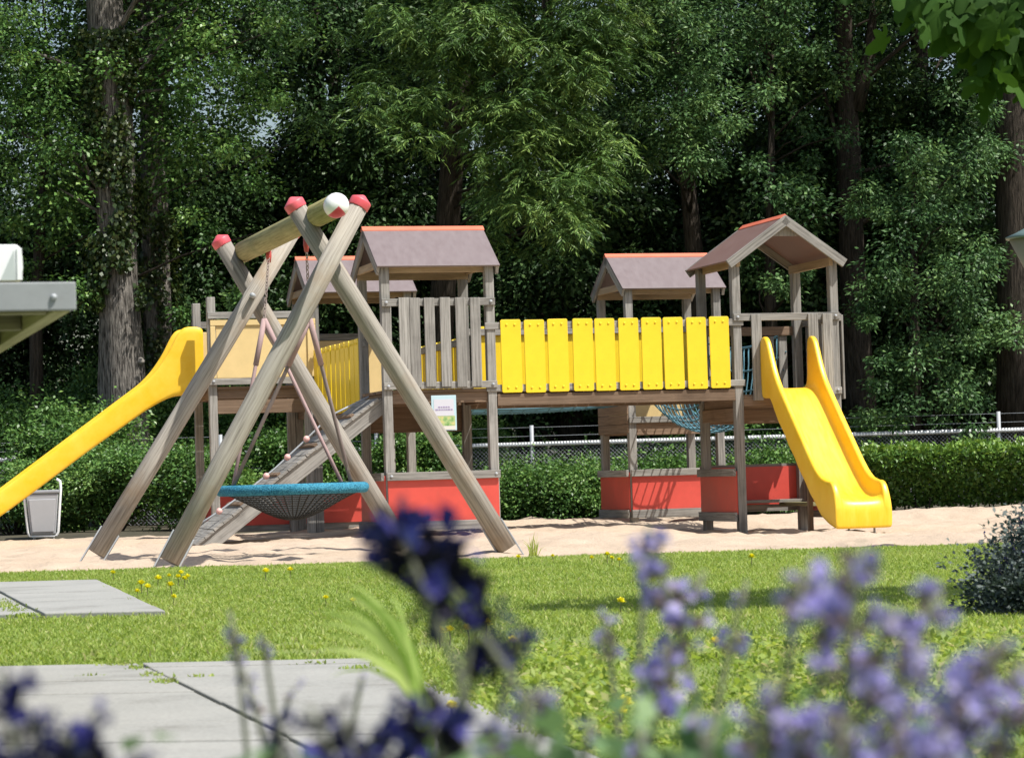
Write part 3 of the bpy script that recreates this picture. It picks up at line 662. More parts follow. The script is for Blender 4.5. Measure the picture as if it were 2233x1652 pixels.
# ------------------------------------------------------------------ hedges and shrubs
def R_(seed): return np.random.default_rng(seed)
def boxhedge(name, label, x0, x1, y0, y1, z1, seed, n, L, mt, lump=.06, tintb=0):
    rng = R_(seed); t = thing(name, label, 'hedge', ((x0 + x1) / 2, (y0 + y1) / 2, 0))
    hx, hy = (x1 - x0) / 2, (y1 - y0) / 2
    f = rng.random(n); p = np.empty((n, 3)); nr = np.zeros((n, 3))
    top = f < .42; fro = (f >= .42) & (f < .88); re = f >= .88
    p[:, 0] = rng.uniform(-hx, hx, n); p[:, 1] = rng.uniform(-hy, hy, n); p[:, 2] = rng.uniform(.02, z1, n)
    p[top, 2] = z1 + rng.normal(size=top.sum()) * .045; nr[top] = (0, 0, 1)
    p[fro, 1] = -hy + np.abs(rng.normal(size=fro.sum())) * .07 - .02; nr[fro] = (0, -.8, .5)
    e = re & (rng.random(n) < .5); p[e, 0] = np.where(rng.random(e.sum()) < .5, -hx, hx); nr[re] = (0, 0, .7)
    lm = np.array([noise.noise(Vector(q * 2.6 + seed)) + .5 * noise.noise(Vector(q * 6 + seed)) for q in p])
    p[:, 2] += top * lm * lump * 1.6; p[:, 1] -= fro * lm * lump * 1.5
    p[:, 1] += (p[:, 1] < 0) * np.clip(z1 - .17 - p[:, 2], 0, 1) * .55
    nr += rng.normal(size=nr.shape) * .55; ax = rng.normal(size=nr.shape) * .8 + nr * .7
    tint = .35 + rng.normal(size=n) * .2 + top * .3 + tintb  # top leaves tinted paler, putting the sunlit hedge top into their colour
    leafmesh('leaves', p, ax, nr, rng.uniform(.7, 1.25, n) * L, rng.uniform(.7, 1.25, n) * L * .55, tint, mt, t)
    m = MB()
    for k in range(int((x1 - x0) * 7)):
        x = rng.uniform(-hx, hx); y = rng.uniform(-hy * .6, hy * .6); m.tube([(x, y, -.08), (x + rng.uniform(-.06, .06), y, z1 * .5), (x + rng.uniform(-.15, .15), y, z1 * .85)], [.012, .009, .004], 5)
    m.build('stems', BARK_D, t); return t
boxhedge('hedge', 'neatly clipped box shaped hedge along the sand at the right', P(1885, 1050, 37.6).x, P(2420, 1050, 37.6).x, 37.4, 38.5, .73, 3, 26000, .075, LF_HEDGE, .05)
def shrub_proto(seed, n, L, mt, rx=.8, rz=.9, lumps=26):
    rng = R_(seed); cen = ellip(rng, (0, 0, rz * .95), (rx, rx * .8, rz * .85), lumps, .5, .0, seed); cen[:, 2] = np.maximum(cen[:, 2], .12)
    p, a, nr, ti = broad(rng, cen, .27 * rx / .8, n // lumps, .7, .2); p[:, 2] = np.maximum(p[:, 2], .02)
    return p, a, nr, ti, L, cen
def shrub(label, loc, seed, n, L, mt, rx, rz, name='shrub', group=None, lumps=26):
    p, a, nr, ti, L, cen = shrub_proto(seed, n, L, mt, rx, rz, lumps); rng = R_(seed + 99)
    t = thing(name, label, 'shrub', loc, 0, group)
    leafmesh('foliage', p, a, nr, rng.uniform(.7, 1.25, len(p)) * L, rng.uniform(.7, 1.2, len(p)) * L * .58, ti, mt, t)
    m = MB()
    for c in cen[::2]: m.tube([(c[0] * .12, c[1] * .12, -.1), (c[0] * .5, c[1] * .5, c[2] * .55), tuple(c)], [.02, .012, .004], 5)
    m.build('stems', BARK_D, t); return t
def sx(px_, d): return P(px_, 1000, d).x
def cp(o, label, loc, sc, rz=0, group=None):
    c = copy_tree(o); c.location = loc; c.scale = sc if not isinstance(sc, (int, float)) else (sc, sc, sc); c.rotation_euler = (0, 0, rz); c['label'] = label
    if group: c['group'] = group
    return c
s1 = shrub('leafy green shrub between the left slide and the far swing leg', (sx(235, 38.6), 38.9, 0), 11, 15000, .062, LF_SHRUB, .85, .62)
s2 = shrub('low dark green bush beside the grey bin', (sx(20, 39), 39.3, 0), 12, 13000, .06, LF_SHRUB, .8, .5)
s3 = shrub('rounded green bushes under the yellow bridge, in front of the fence', (sx(1200, 38.4), 38.6, 0), 13, 15000, .058, LF_SHRUB, .78, .33)
cp(s1, 'green shrub behind the basket of the nest swing', (sx(430, 38.8), 38.9, 0), (1, 1, .95), 2)
cp(s3, 'green bush just left of the red panel under the rear right tower', (sx(1300, 38.2), 38.7, 0), (.8, .8, 1.02), 1.3)
cp(s3, 'green bush seen behind the red front panel of the left tower', (sx(1110, 38.2), 38.8, 0), (.8, .8, 1), 4)
cp(s3, 'green bush seen over the sunlit red panel of the rear right tower', (sx(1470, 38.2), 39.6, 0), (1.1, .9, 1.1), 3)
cp(s3, 'green bush seen through the right tower above its bench', (sx(1690, 38.2), 39.4, 0), (1.1, .9, 1.2), 5)
cp(s1, 'tall leafy bush behind the rear left towers', (sx(640, 39.5), 40, 0), (1.1, 1, 1.15), 4)
cp(s1, 'leafy bush showing under the deck of the left front tower', (sx(900, 39.5), 40.2, 0), (1.1, 1, 1.1), 5)
s4 = shrub('tall fresh green shrub in front of the thick left trunk', (sx(150, 41), 41.3, 0), 14, 20000, .07, LF_SHRUB, 1.0, 1.0, lumps=34)
cp(s4, 'tall shrub behind the fence to the right of the thick trunk', (sx(395, 44), 44.2, 0), (1.1, 1, 1.15), 2)
cp(s4, 'dark tall shrub behind the open slide platform', (sx(560, 44), 44.6, 0), (1.1, 1, 1.5), 1)
cp(s4, 'tall shrub seen between the left towers and the bridge', (sx(720, 44), 44.3, 0), (1, 1, 1.3), 4)
UND = 'undergrowth bushes behind the wire fence'
for k, (a, d, z) in enumerate(((40, 44.2, 1.2), (980, 45.5, .9), (1340, 45.2, .45), (1590, 45, .9), (1700, 44.6, .9), (1830, 44.4, .8), (2260, 44.6, .7), (-120, 43.6, 1.2), (2420, 44.5, 1.1), (300, 46.5, 1.7), (850, 48, 1.5), (1640, 48.5, 1.5))):
    cp(s4, 'leafy undergrowth bush in the shade behind the wire fence', (sx(a, d), d, 0), (1.05, 1, z), k * 1.3, UND)

# ------------------------------------------------------------------ trees
def tree(name, label, loc, trunk, rad, limbs, crown, mt, bk=BARK_D, group=None, seed=1, kind='broad', L=.1, Wr=.62):
    """crown: list of (centres, clump radius, leaves per clump)"""
    t = thing(name, label, 'tree', loc, 0, group); rng = R_(seed)
    trunk_mesh(trunk, rad, limbs, bk, t)
    ps = []
    for cen, r, n in crown: ps.append(broad(rng, cen, r, n) if kind == 'broad' else feather(rng, cen, r, n[0], n[1], n[2]))
    p, a, nr, ti = [np.concatenate(x) for x in zip(*ps)]
    leafmesh('crown', p, a, nr, rng.uniform(.7, 1.3, len(p)) * L, rng.uniform(.75, 1.2, len(p)) * L * Wr, ti, mt, t)
    return t
def limbs_to(base_pts, cen, k, rng, r=.05):
    out = []
    for c in cen[rng.permutation(len(cen))[:k]]:
        z = max(.8, c[2] - abs(rng.normal()) * .5 - .25 * math.hypot(c[0], c[1])); j = max(i for i, b in enumerate(base_pts) if b[2] <= z or i == 0)
        j2 = min(j + 1, len(base_pts) - 1); a, b = Vector(base_pts[j]), Vector(base_pts[j2]); f = 0 if b.z == a.z else max(0, min(1, (z - a.z) / (b.z - a.z)))
        out.append((a.lerp(b, f), tuple(c), r * rng.uniform(.5, 1)))
    return out
WOODG = 'tall trees of the dark wood behind the fence'; WOODL = 'tall dark leafy tree standing in the shade of the wood behind the fence'
protos = []
for v in range(4):
    rng = R_(100 + v); H = 13 + v; tp_ = [(0, 0, -.2), (.1 * (v - 1), .05, 2.5), (.18 * (v - 1.5), 0, 6), (.25 * (v - 2), .1, H * .8)]
    cen = np.concatenate([ellip(rng, (0, 0, 7.6), (2.7, 2.3, 6.2), 120, .45, .55, v), ellip(rng, (0, 0, 3.4), (2.4, 2.2, 2.8), 105, .3, .40, v + 5)])
    cen = cen[cen[:, 2] > (.9 if v % 2 else 1.5)]
    protos.append(tree('forest_tree', WOODL, (0, 50, 0), tp_, [.24 + .03 * v, .2, .16, .06], limbs_to(tp_, cen, 26, rng), [(cen, .44, 430)], LF_FOREST, BARK_D, WOODG, 200 + v, 'broad', .10))
spots = []
for row, (y, step, off) in enumerate(((48.5, 3.3, .4), (53.5, 4.2, 1.6), (60, 6.2, .7))):
    x = -(y * .19 + 3.5) + off
    while x < y * .19 + 3.5:
        gap = row >= 1 and (5.5 < x < 8.2 or -8.8 < x < -6.2)
        if not gap: spots.append((x + rnd.uniform(-.7, .7), y + rnd.uniform(-1.2, 1.2), row))
        x += step
HOLES = [(1350, 430), (120, 80), (200, 360), (1590, 470)]
for k, (x, y, row) in enumerate(spots):
    v = k % 4; o = protos[v] if k < 4 else copy_tree(protos[v])
    s_ = rnd.uniform(.88, 1.12); o.location = (x, y, 0); o.scale = (s_, s_, s_ * rnd.uniform(.95, 1.12)); o.rotation_euler = (0, 0, rnd.uniform(0, 6.28))

# thick trunks at the left with ivy
def ivy(t, pts, rad, z0, z1, n, seed, dens=1.0):
    rng = R_(seed); p = np.empty((n, 3)); a = np.empty((n, 3)); nr = np.empty((n, 3)); k = 0
    while k < n:
        z = rng.uniform(z0, z1); an = rng.uniform(0, 2 * PI)
        if noise.noise(Vector((math.cos(an) * 1.3, math.sin(an) * 1.3 + seed, z * .9))) < -.12 + .18 * (1 - dens): continue
        j = max(i for i, b in enumerate(pts) if b[2] <= z); b0_, b1_ = Vector(pts[j]), Vector(pts[min(j + 1, len(pts) - 1)]); f = (z - b0_.z) / max(1e-6, b1_.z - b0_.z); c = b0_.lerp(b1_, f); r = rad[j] + (rad[min(j + 1, len(rad) - 1)] - rad[j]) * f
        e = np.array([math.cos(an), math.sin(an), 0]); p[k] = np.array(c) + e * (r + abs(rng.normal()) * .10); nr[k] = e + rng.normal(size=3) * .5 + np.array([0, 0, .4]); a[k] = rng.normal(size=3) * .7 + np.array([0, 0, -.8]) + e * .3; k += 1
    leafmesh('ivy', p, a, nr, rng.uniform(.06, .1, n), rng.uniform(.05, .085, n), .45 + rng.normal(size=n) * .22, LF_IVY, t)
def toplocal(pts, Y): return [tuple(P(a, b, Y) - Vector((0, Y, 0))) for a, b in pts]
Yt = 43.2; tp1 = toplocal([(278, 1010), (272, 860), (258, 600), (248, 300), (225, 0), (205, -300), (200, -900)], Yt); x0 = tp1[0][0]
tp1 = [(a - x0, b * 0, max(c, -.2) if i else -.25) for i, (a, b, c) in enumerate(tp1)]; rd1 = [.40, .345, .31, .30, .27, .22, .10]
rng = R_(31); cen = np.concatenate([ellip(rng, (-1.2, .3, 6.4), (1.5, 1.2, 1.9), 40, .3, .42, 3), ellip(rng, (.6, .4, 9.6), (2.4, 2, 2.6), 60, .4, .4, 4), ellip(rng, (1.0, .7, 6.0), (.9, .7, 1.5), 16, .3, .4, 9)])
t1 = tree('thick_tree', 'thick furrowed ivy covered trunk at the left, nearest the fence', (x0, Yt, 0), tp1, rd1, limbs_to(tp1, cen, 26, rng, .06), [(cen, .5, 240)], LF_SHRUB, BARK, None, 32, 'broad', .085)
ivy(t1, tp1, rd1, 3.3, 7.6, 9000, 5, .55)
ki = MB()
for a, z, s_ in ((-1.0, 1.55, .09), (-.5, 2.5, .05)):
    c = Vector((math.cos(a) * .30 + .0, math.sin(a) * .33, z)); ki.ball(c, s_ * 1.3, 7)
ki.build('burl', BARK, t1, True)
Y2 = 45.2; tp2 = toplocal([(345, 1000), (340, 700), (335, 350), (325, 150), (320, -100), (300, -700)], Y2); x2 = tp2[0][0]
tp2 = [(a - x2, 0, max(c, -.2)) for a, b, c in tp2]; rd2 = [.26, .23, .21, .2, .18, .08]
rng = R_(41); cen = ellip(rng, (.4, .2, 9.5), (2.2, 1.8, 2.8), 60, .4, .4, 8)
t2 = tree('slim_tree', 'slimmer bare trunk close to the right of the thick ivy trunk', (x2, Y2, 0), tp2, rd2, limbs_to(tp2, cen, 14, rng, .06) + [((.0, 0, 5.6), (1.15, -.3, 6.5), .045)], [(cen, .55, 220)], LF_FOREST, BARK, None, 42, 'broad', .09)
ivy(t2, tp2, rd2, 2.2, 5.0, 3500, 6, .5)
# right hand dark trunk, forked
Y3 = 45.5; tp3 = toplocal([(1885, 1010), (1872, 850), (1858, 560), (1850, 300), (1842, 140), (1836, -60), (1830, -700)], Y3); x3 = tp3[0][0]; tp3 = [(a - x3, 0, max(c, -.2)) for a, b, c in tp3]; rd3 = [.27, .25, .21, .20, .15, .13, .06]
fk = [tuple(Vector(q) - Vector((x3, 0, 0))) for q in toplocal([(1862, 240), (1905, 0)], Y3)]
rng = R_(51); cen = np.concatenate([ellip(rng, (.2, .2, 9.8), (2.6, 2, 2.6), 60, .4, .4, 11), ellip(rng, (.9, -.2, 5.4), (1.1, .8, 1.0), 14, .3, .4, 12)])
t3 = tree('forked_tree', 'dark forked trunk rising behind the gable roof of the right tower', (x3, Y3, 0), tp3, rd3, limbs_to(tp3, cen, 14, rng, .06) + [(fk[0], fk[1], .17), ((-.05, 0, 4.6), (-.75, -.1, 7.6), .06)], [(cen, .5, 230)], LF_ASH, BARK_D, None, 52, 'broad', .085)
Y4 = 43.6; tp4 = toplocal([(2225, 1010), (2222, 700), (2215, 300), (2210, -300), (2210, -900)], Y4); x4 = tp4[0][0]; tp4 = [(a - x4, 0, max(c, -.2)) for a, b, c in tp4]
rng = R_(61); cen = ellip(rng, (.2, .4, 9.3), (2.4, 2, 2.6), 60, .4, .4, 13)
tree('dark_tree', 'broad dark trunk at the right edge of the picture', (x4, Y4, 0), tp4, [.42, .36, .33, .28, .1], limbs_to(tp4, cen, 14, rng, .06), [(cen, .55, 230)], LF_FOREST, BARK_D, None, 62, 'broad', .09)

# feathery willow-like tree in the middle: drooping sprays, placed where the photo's light masses hang
def masses(lst, Y, x0, rng, dens=1.0):
    c, r = [], []
    for px_, py_, k, sp, rr in lst:
        for _ in range(max(2, int(k * dens + .5))):
            q = P(px_ + rng.normal() * sp, py_ + rng.normal() * sp * .7, Y + rng.uniform(-.9, .9)); c.append((q.x - x0, q.y - Y, q.z)); r.append(rr * rng.uniform(.75, 1.2))
    return np.array(c), np.array(r)
Y5 = 41.6; x5 = sx(1180, Y5 + 1); rng = R_(71)
cen, rr = masses([(1180, 40, 24, 110, .55), (1010, 130, 16, 90, .5), (1290, 110, 18, 60, .5), (1220, 240, 20, 80, .5), (1080, 280, 14, 80, .48), (1290, 320, 9, 40, .42), (1180, 400, 12, 70, .45), (1110, 450, 6, 40, .4), (1230, 490, 8, 40, .38), (1040, 520, 3, 25, .3), (880, 210, 14, 80, .5), (860, 60, 14, 90, .5), (1300, 0, 16, 80, .55), (1040, 20, 14, 90, .55), (1100, -150, 30, 160, .7), (1250, -260, 26, 150, .7), (960, -260, 24, 150, .7)], Y5, x5, rng)
tp5 = [(-1.6, 3.2, -.2), (-1.5, 3.1, 3), (-1.2, 2.6, 6), (-.6, 1.6, 10)]
tw = tree('willow_tree', 'big feathery light green tree drooping over the left tower roof', (x5, Y5, 0), tp5, [.26, .22, .18, .08], limbs_to(tp5, cen, 26, rng, .05), [(cen, rr * .58, (24, 14, .30))], LF_WILLOW, BARK_D, None, 72, 'feather', .115, .19)
Y6 = 42.8; x6 = sx(1500, Y6 + 1); rng = R_(81)
cen, rr = masses([(1500, 200, 14, 60, .42), (1440, 260, 10, 50, .4), (1520, 310, 12, 50, .4), (1410, 160, 8, 50, .4), (1560, 230, 6, 30, .35), (1440, 60, 14, 70, .45), (1540, 60, 12, 70, .45), (1450, -100, 30, 130, .6), (1380, 330, 5, 30, .3)], Y6, x6, rng)
tp6 = [(.3, 3.0, -.2), (.3, 2.6, 4), (0, 1.6, 8)]
tree('ash_tree', 'grey green ash tree to the right of the feathery drooping tree', (x6, Y6, 0), tp6, [.17, .15, .06], limbs_to(tp6, cen, 18, rng, .04), [(cen, rr * .55, 210)], LF_ASH, BARK_D, None, 82, 'broad', .082, .45)
Y7 = 42.6; x7 = sx(2000, Y7 + .6); rng = R_(91)
cen, rr = masses([(2000, 340, 12, 60, .42), (1930, 430, 10, 50, .4), (2030, 480, 12, 55, .4), (1960, 560, 12, 55, .4), (2040, 640, 10, 50, .4), (1920, 660, 10, 40, .36), (2080, 760, 10, 50, .4), (2000, 800, 12, 60, .4), (2130, 560, 9, 40, .4), (1930, 820, 8, 40, .35), (2100, 880, 8, 50, .4), (1960, 900, 8, 50, .35), (2170, 330, 9, 50, .45), (2190, 700, 7, 30, .38), (2110, 230, 5, 40, .4)], Y7, x7, rng, .68)
tp7 = [(0, .8, -.2), (.05, .8, 2.5), (.1, .6, 5.2)]
tree('young_ash_tree', 'young bushy ash with pale leaf sprays right of the slide tower', (x7, Y7, 0), tp7, [.10, .08, .03], limbs_to(tp7, cen, 26, rng, .025), [(cen, rr * .55, 200)], LF_ASH, BARK_D, None, 92, 'broad', .08, .48)
Y8 = 44; x8 = sx(1700, Y8 + .6); rng = R_(95)
cen, rr = masses([(1680, 60, 12, 70, .45), (1750, 140, 10, 60, .42), (1650, 400, 7, 50, .38), (1770, 300, 5, 35, .36), (1780, 430, 7, 40, .36), (1640, 560, 5, 30, .32), (1700, -120, 26, 130, .6), (1720, 640, 6, 40, .35)], Y8, x8, rng, .8)
tp8 = [(0, .8, -.2), (-.05, .8, 3.5), (.1, .6, 7.2)]
tree('slender_tree', 'slender tree with small bright leaf tufts behind the right tower roof', (x8, Y8, 0), tp8, [.11, .09, .03], limbs_to(tp8, cen, 20, rng, .03), [(cen, rr * .6, 150)], LF_ASH, BARK_D, None, 96, 'broad', .08)
Y9 = 42.5; x9 = sx(60, Y9 + .6); rng = R_(97)
cen, rr = masses([(60, 90, 14, 60, .42), (130, 180, 10, 50, .4), (40, 280, 12, 50, .42), (130, 430, 8, 50, .4), (60, 480, 8, 50, .4), (450, 60, 10, 70, .45), (470, 170, 7, 50, .36), (420, 300, 7, 50, .36), (130, 620, 6, 40, .35), (420, 470, 5, 40, .35), (40, -120, 22, 130, .6), (420, -120, 22, 130, .6), (620, 70, 8, 60, .42), (620, 300, 7, 60, .4), (540, 200, 6, 50, .4), (700, 440, 6, 50, .36), (480, 640, 6, 40, .34)], Y9, x9, rng, .72)
tp9 = [(0, .8, -.2), (.05, .8, 3.5), (.4, .6, 7.0)]
tree('leafy_tree', 'small leaved tree filling the upper left corner around the ivy trunk', (x9, Y9 + .6, 0), tp9, [.12, .10, .03], limbs_to(tp9, cen, 12, rng, .03), [(cen, rr * .62, 150)], LF_SHRUB, BARK_D, None, 98, 'broad', .075)

# far edge of the wood
rng = R_(300); cen = np.stack([rng.uniform(-24, 24, 760), rng.uniform(80, 92, 760), rng.uniform(.0, 1, 760) ** 1.5 * 8], 1); cen[:, 2] = np.maximum(cen[:, 2], .4)
p, a, nr, ti = broad(rng, cen, 1.3, 120); o = leafmesh('far_woodland', p, a, nr, .3, .2, ti, LF_FOREST); struct(o, 'stuff')

# ------------------------------------------------------------------ tree at the right with big leaves, just over the frame
rng = R_(400); xT, yT = 4.1, 11.9
cen = []
for k in range(70): cen.append((rng.uniform(-2.2, 2.2), rng.normal() * .28, rng.uniform(.1, 1.1)))
cen = np.array(cen); cen = np.concatenate([cen, np.stack([rng.uniform(-1.9, -.2, 34), rng.uniform(-.75, -.25, 34), rng.uniform(.35, 1.5, 34)], 1)]); cen[:, 2] = 2.35 + cen[:, 2] + .16 * (cen[:, 0] < -.9) + .25 * (np.abs(cen[:, 0]) < 1.2)
low = []
for px_, py_, k in ((2010, 25, 3), (2080, 60, 5), (2150, 40, 6), (2200, 110, 6), (2130, 120, 4), (2215, 190, 4), (2160, 170, 3), (2240, 60, 6)):
    for _ in range(k): q = P(px_ + 50 + rng.normal() * 14, py_ - 34 + rng.normal() * 12, 11.5 + rng.uniform(-.35, .45)); low.append((q.x - xT, q.y - yT, q.z))
pt = thing('plane_tree', 'tree with big lobed leaves hanging into the upper right corner', 'tree', (xT, yT, 0))
tpp = [(.6, .1, -.2), (.55, .05, 1.2), (.5, 0, 2.3), (.4, 0, 3.2)]
lm = [((.5, 0, 2.2), (-2.0, -.1, 2.75), .05), ((.5, 0, 2.4), (2.2, 0, 2.9), .05), ((.45, 0, 2.3), (-1.6, -.3, 2.4), .035), ((.45, 0, 2.7), (-1.2, .2, 3.3), .03)]
trunk_mesh(tpp, [.12, .1, .09, .04], lm, BARK_D, pt)
def lobed_mesh(name, rng, pos, size, mt, parent):   # big lobed, slightly cupped leaves hanging from their stalks
    K = 26; th = np.linspace(0, 2 * PI, K, endpoint=False); V_, F_, T_ = [], [], []
    rad = .30 + .34 * np.abs(np.cos(th * 2.5)) ** 1.6 + .40 * np.maximum(0, np.cos(th)) ** 4; rad[np.abs(np.cos(th) + 1) < .02] *= .4
    for q in pos:
        d = np.array([rng.normal() * .5 - .25, rng.normal() * .4 - .3, -.75 + rng.normal() * .25]); d /= np.linalg.norm(d); nn = np.array([rng.normal() * .6, -.8, .6 + rng.normal() * .5]); sd = np.cross(d, nn); sd /= np.linalg.norm(sd); nn = np.cross(sd, d); z_ = size * rng.uniform(.7, 1.2)
        c = np.array(q) + d * z_ * .4; b = len(V_) * (K + 1); o_ = (np.cos(th) * rad)[:, None] * d + (np.sin(th) * rad)[:, None] * sd - nn * (rad ** 2 * (.28 + .25 * np.abs(np.sin(th))))[:, None]
        V_.append(np.concatenate([[c + nn * z_ * .02], c + o_ * z_])); F_ += [(b, b + 1 + k, b + 1 + (k + 1) % K) for k in range(K)]; T_ += [rng.random()] * K
    me = bpy.data.meshes.new(name); me.from_pydata(np.concatenate(V_).tolist(), [], F_); at = me.attributes.new('tint', 'FLOAT', 'FACE'); at.data.foreach_set('value', np.array(T_, dtype=np.float32))
    me.polygons.foreach_set('use_smooth', [True] * len(F_)); me.materials.append(mt); me.update(); o = bpy.data.objects.new(name, me); C.objects.link(o); o.parent = parent; return o
q1 = np.repeat(cen, 22, 0) + rng.normal(size=(len(cen) * 22, 3)) * np.array([.22, .16, .14]); q2 = np.repeat(np.array(low), 9, 0) + rng.normal(size=(len(low) * 9, 3)) * np.array([.07, .09, .05])
lobed_mesh('crown', rng, np.concatenate([q1, q2]), .105, LF_PLANE, pt)
# ------------------------------------------------------------------ concrete path slabs
def line_x(a, b, y): return a.x + (b.x - a.x) * (y - a.y) / (b.y - a.y)
g1, g2 = G(768, 1436), G(1240, 1650); j1, j2 = G(238, 1448), G(572, 1616)
uy = .03                                     # slope of the cross joints
def slab(m, xa, xb, y0, y1, xs_, z=.03):
    c = [Vector((xa(y0), y0 + uy * xa(y0), 0)), Vector((xb(y0), y0 + uy * xb(y0), 0)), Vector((xb(y1), y1 + uy * xb(y1), 0)), Vector((xa(y1), y1 + uy * xa(y1), 0))]
    zz = z + rnd.uniform(-.003, .003)
    m.hexa([Vector((p.x, p.y, -.05)) for p in c] + [Vector((p.x, p.y, zz + rnd.uniform(-.001, .001))) for p in c])
R1 = lambda y: line_x(g1, g2, y); J1 = lambda y: line_x(j1, j2, y)
e1, e2 = G(0, 1450, .03), G(740, 1435, .03); uy = (e2.y - e1.y) / (e2.x - e1.x); yf = e1.y - uy * e1.x
m = MB(); wj = J1(8) - R1(8)
for c in range(4):
    y1 = yf
    xa = (lambda y, c=c: J1(y) + wj * c + .007) if c else (lambda y: J1(y) + .007); xb = (lambda y, c=c: J1(y) + wj * (c - 1) - .007) if c else (lambda y: R1(y))
    st = .12 * (c % 2)
    first = True
    while y1 > 2.2:
        y0 = y1 - ((.2 + st) if first else .49); first = False
        slab(m, xa, xb, y0 + .006, y1 - .006, None); y1 = y0
struct(m.build('path', CONC, None, bevel=.006))
h1, h2 = G(195, 1281), G(352, 1354); k1, k2 = G(-40, 1305), G(62, 1358)
R2 = lambda y: line_x(h1, h2, y); J2 = lambda y: line_x(k1, k2, y)
m = MB()
for c in range(4):
    y1 = h1.y + .15
    w2 = J2(14) - R2(14)
    xa = (lambda y, c=c: J2(y) + w2 * c + .012); xb = (lambda y, c=c: J2(y) + w2 * (c - 1) - .012) if c else (lambda y: R2(y))
    while y1 > h2.y + .4:
        y0 = max(y1 - .98, h2.y + .12); slab(m, xa, xb, y0 + .006, y1 - .006, None); y1 = y0
struct(m.build('garden_path', CONC, None, bevel=.006))
def onpath(x, y, e=.0):
    yy = y - uy * x
    a = (x < line_x(g1, g2, y) - e) & (yy < yf - e) & (yy > 2.2)
    b = (x < line_x(h1, h2, y) - e) & (yy < h1.y + .15 - e) & (yy > h2.y + .12 + e)
    return a | b
# ------------------------------------------------------------------ lawn grass
rng = R_(500)
def blades(x, y, h, wd, lean, tint, name, mt, z0=0.0, kind='stuff', parent=None):
    n = len(x); an = rng.uniform(0, 2 * PI, n); d = np.stack([np.cos(an), np.sin(an)], 1); fa = rng.uniform(0, 2 * PI, n); s = np.stack([np.cos(fa), np.sin(fa)], 1) * (wd / 2)[:, None]
    v = np.zeros((n, 5, 3)); b = np.stack([x, y], 1)
    v[:, 0, :2] = b - s; v[:, 1, :2] = b + s; mid = b + d * (lean * h * .35)[:, None]
    v[:, 2, :2] = mid + s * .8; v[:, 3, :2] = mid - s * .8; v[:, 4, :2] = b + d * (lean * h)[:, None]
    v[:, 2, 2] = v[:, 3, 2] = h * .55; v[:, 4, 2] = h * np.sqrt(np.maximum(.15, 1 - (lean * .8) ** 2)); v[:, :, 2] += z0
    me = bpy.data.meshes.new(name); me.vertices.add(n * 5); me.vertices.foreach_set('co', v.astype(np.float32).ravel())
    idx = (np.arange(n) * 5)[:, None] + np.array([0, 1, 2, 3, 3, 2, 4])[None]; me.loops.add(n * 7); me.loops.foreach_set('vertex_index', idx.astype(np.int32).ravel())
    ls_ = (np.arange(n) * 7)[:, None] + np.array([0, 4])[None]; me.polygons.add(n * 2); me.polygons.foreach_set('loop_start', ls_.astype(np.int32).ravel())
    at = me.attributes.new('tint', 'FLOAT', 'FACE'); at.data.foreach_set('value', np.repeat(np.clip(tint, 0, 1), 2).astype(np.float32))
    me.materials.append(mt); me.update(calc_edges=True); o = bpy.data.objects.new(name, me); C.objects.link(o)
    if kind: o['kind'] = kind
    if parent: o.parent = parent
    return o
n = 470000; y = 4.6 + (20.25 - 4.6) * rng.random(n) ** .85; hw = .19 * y + .7; x = rng.uniform(-1, 1, n) * hw
patch = np.array([noise.noise(Vector((a * .9, b * .9, 4))) for a, b in zip(x, y)]); fine = np.array([noise.noise(Vector((a * 4.5, b * 4.5, 8))) for a, b in zip(x, y)])
bare = np.zeros(n)
for a_, b_, rx_, ry_ in ((700, 1424, .28, .22), (800, 1448, .16, .2), (1150, 1432, .3, .25), (1260, 1402, .22, .3), (930, 1412, .2, .22), (1420, 1480, .2, .2), (640, 1408, .2, .15), (1700, 1400, .3, .2)):
    g_ = G(a_, b_); bare = np.maximum(bare, 1.25 - ((x - g_.x) / rx_) ** 2 - ((y - g_.y) / ry_) ** 2)
keep = (rng.random(n) > np.clip(bare + fine * .6, 0, .93) * (bare > 0)) & ~onpath(x, y, -.01) & (rng.random(n) < np.clip(.95 + fine * .75 + patch * .3, .12, 1)) & (y < np.array([lawn_edge(a) for a in x]) + .02)
x, y, patch, fine = x[keep], y[keep], patch[keep], fine[keep]; n = len(x)
h = rng.uniform(.012, .030, n) * (1 + .35 * patch + .35 * np.clip(fine, 0, 1)) * np.where(rng.random(n) < .03, 1.6, 1)
blades(x, y, h, rng.uniform(.004, .0085, n), rng.uniform(.35, 1.0, n), .45 + .22 * patch + .13 * fine + rng.normal(size=n) * .17 + (rng.random(n) < .07) * .4, 'grass', GRASSM)
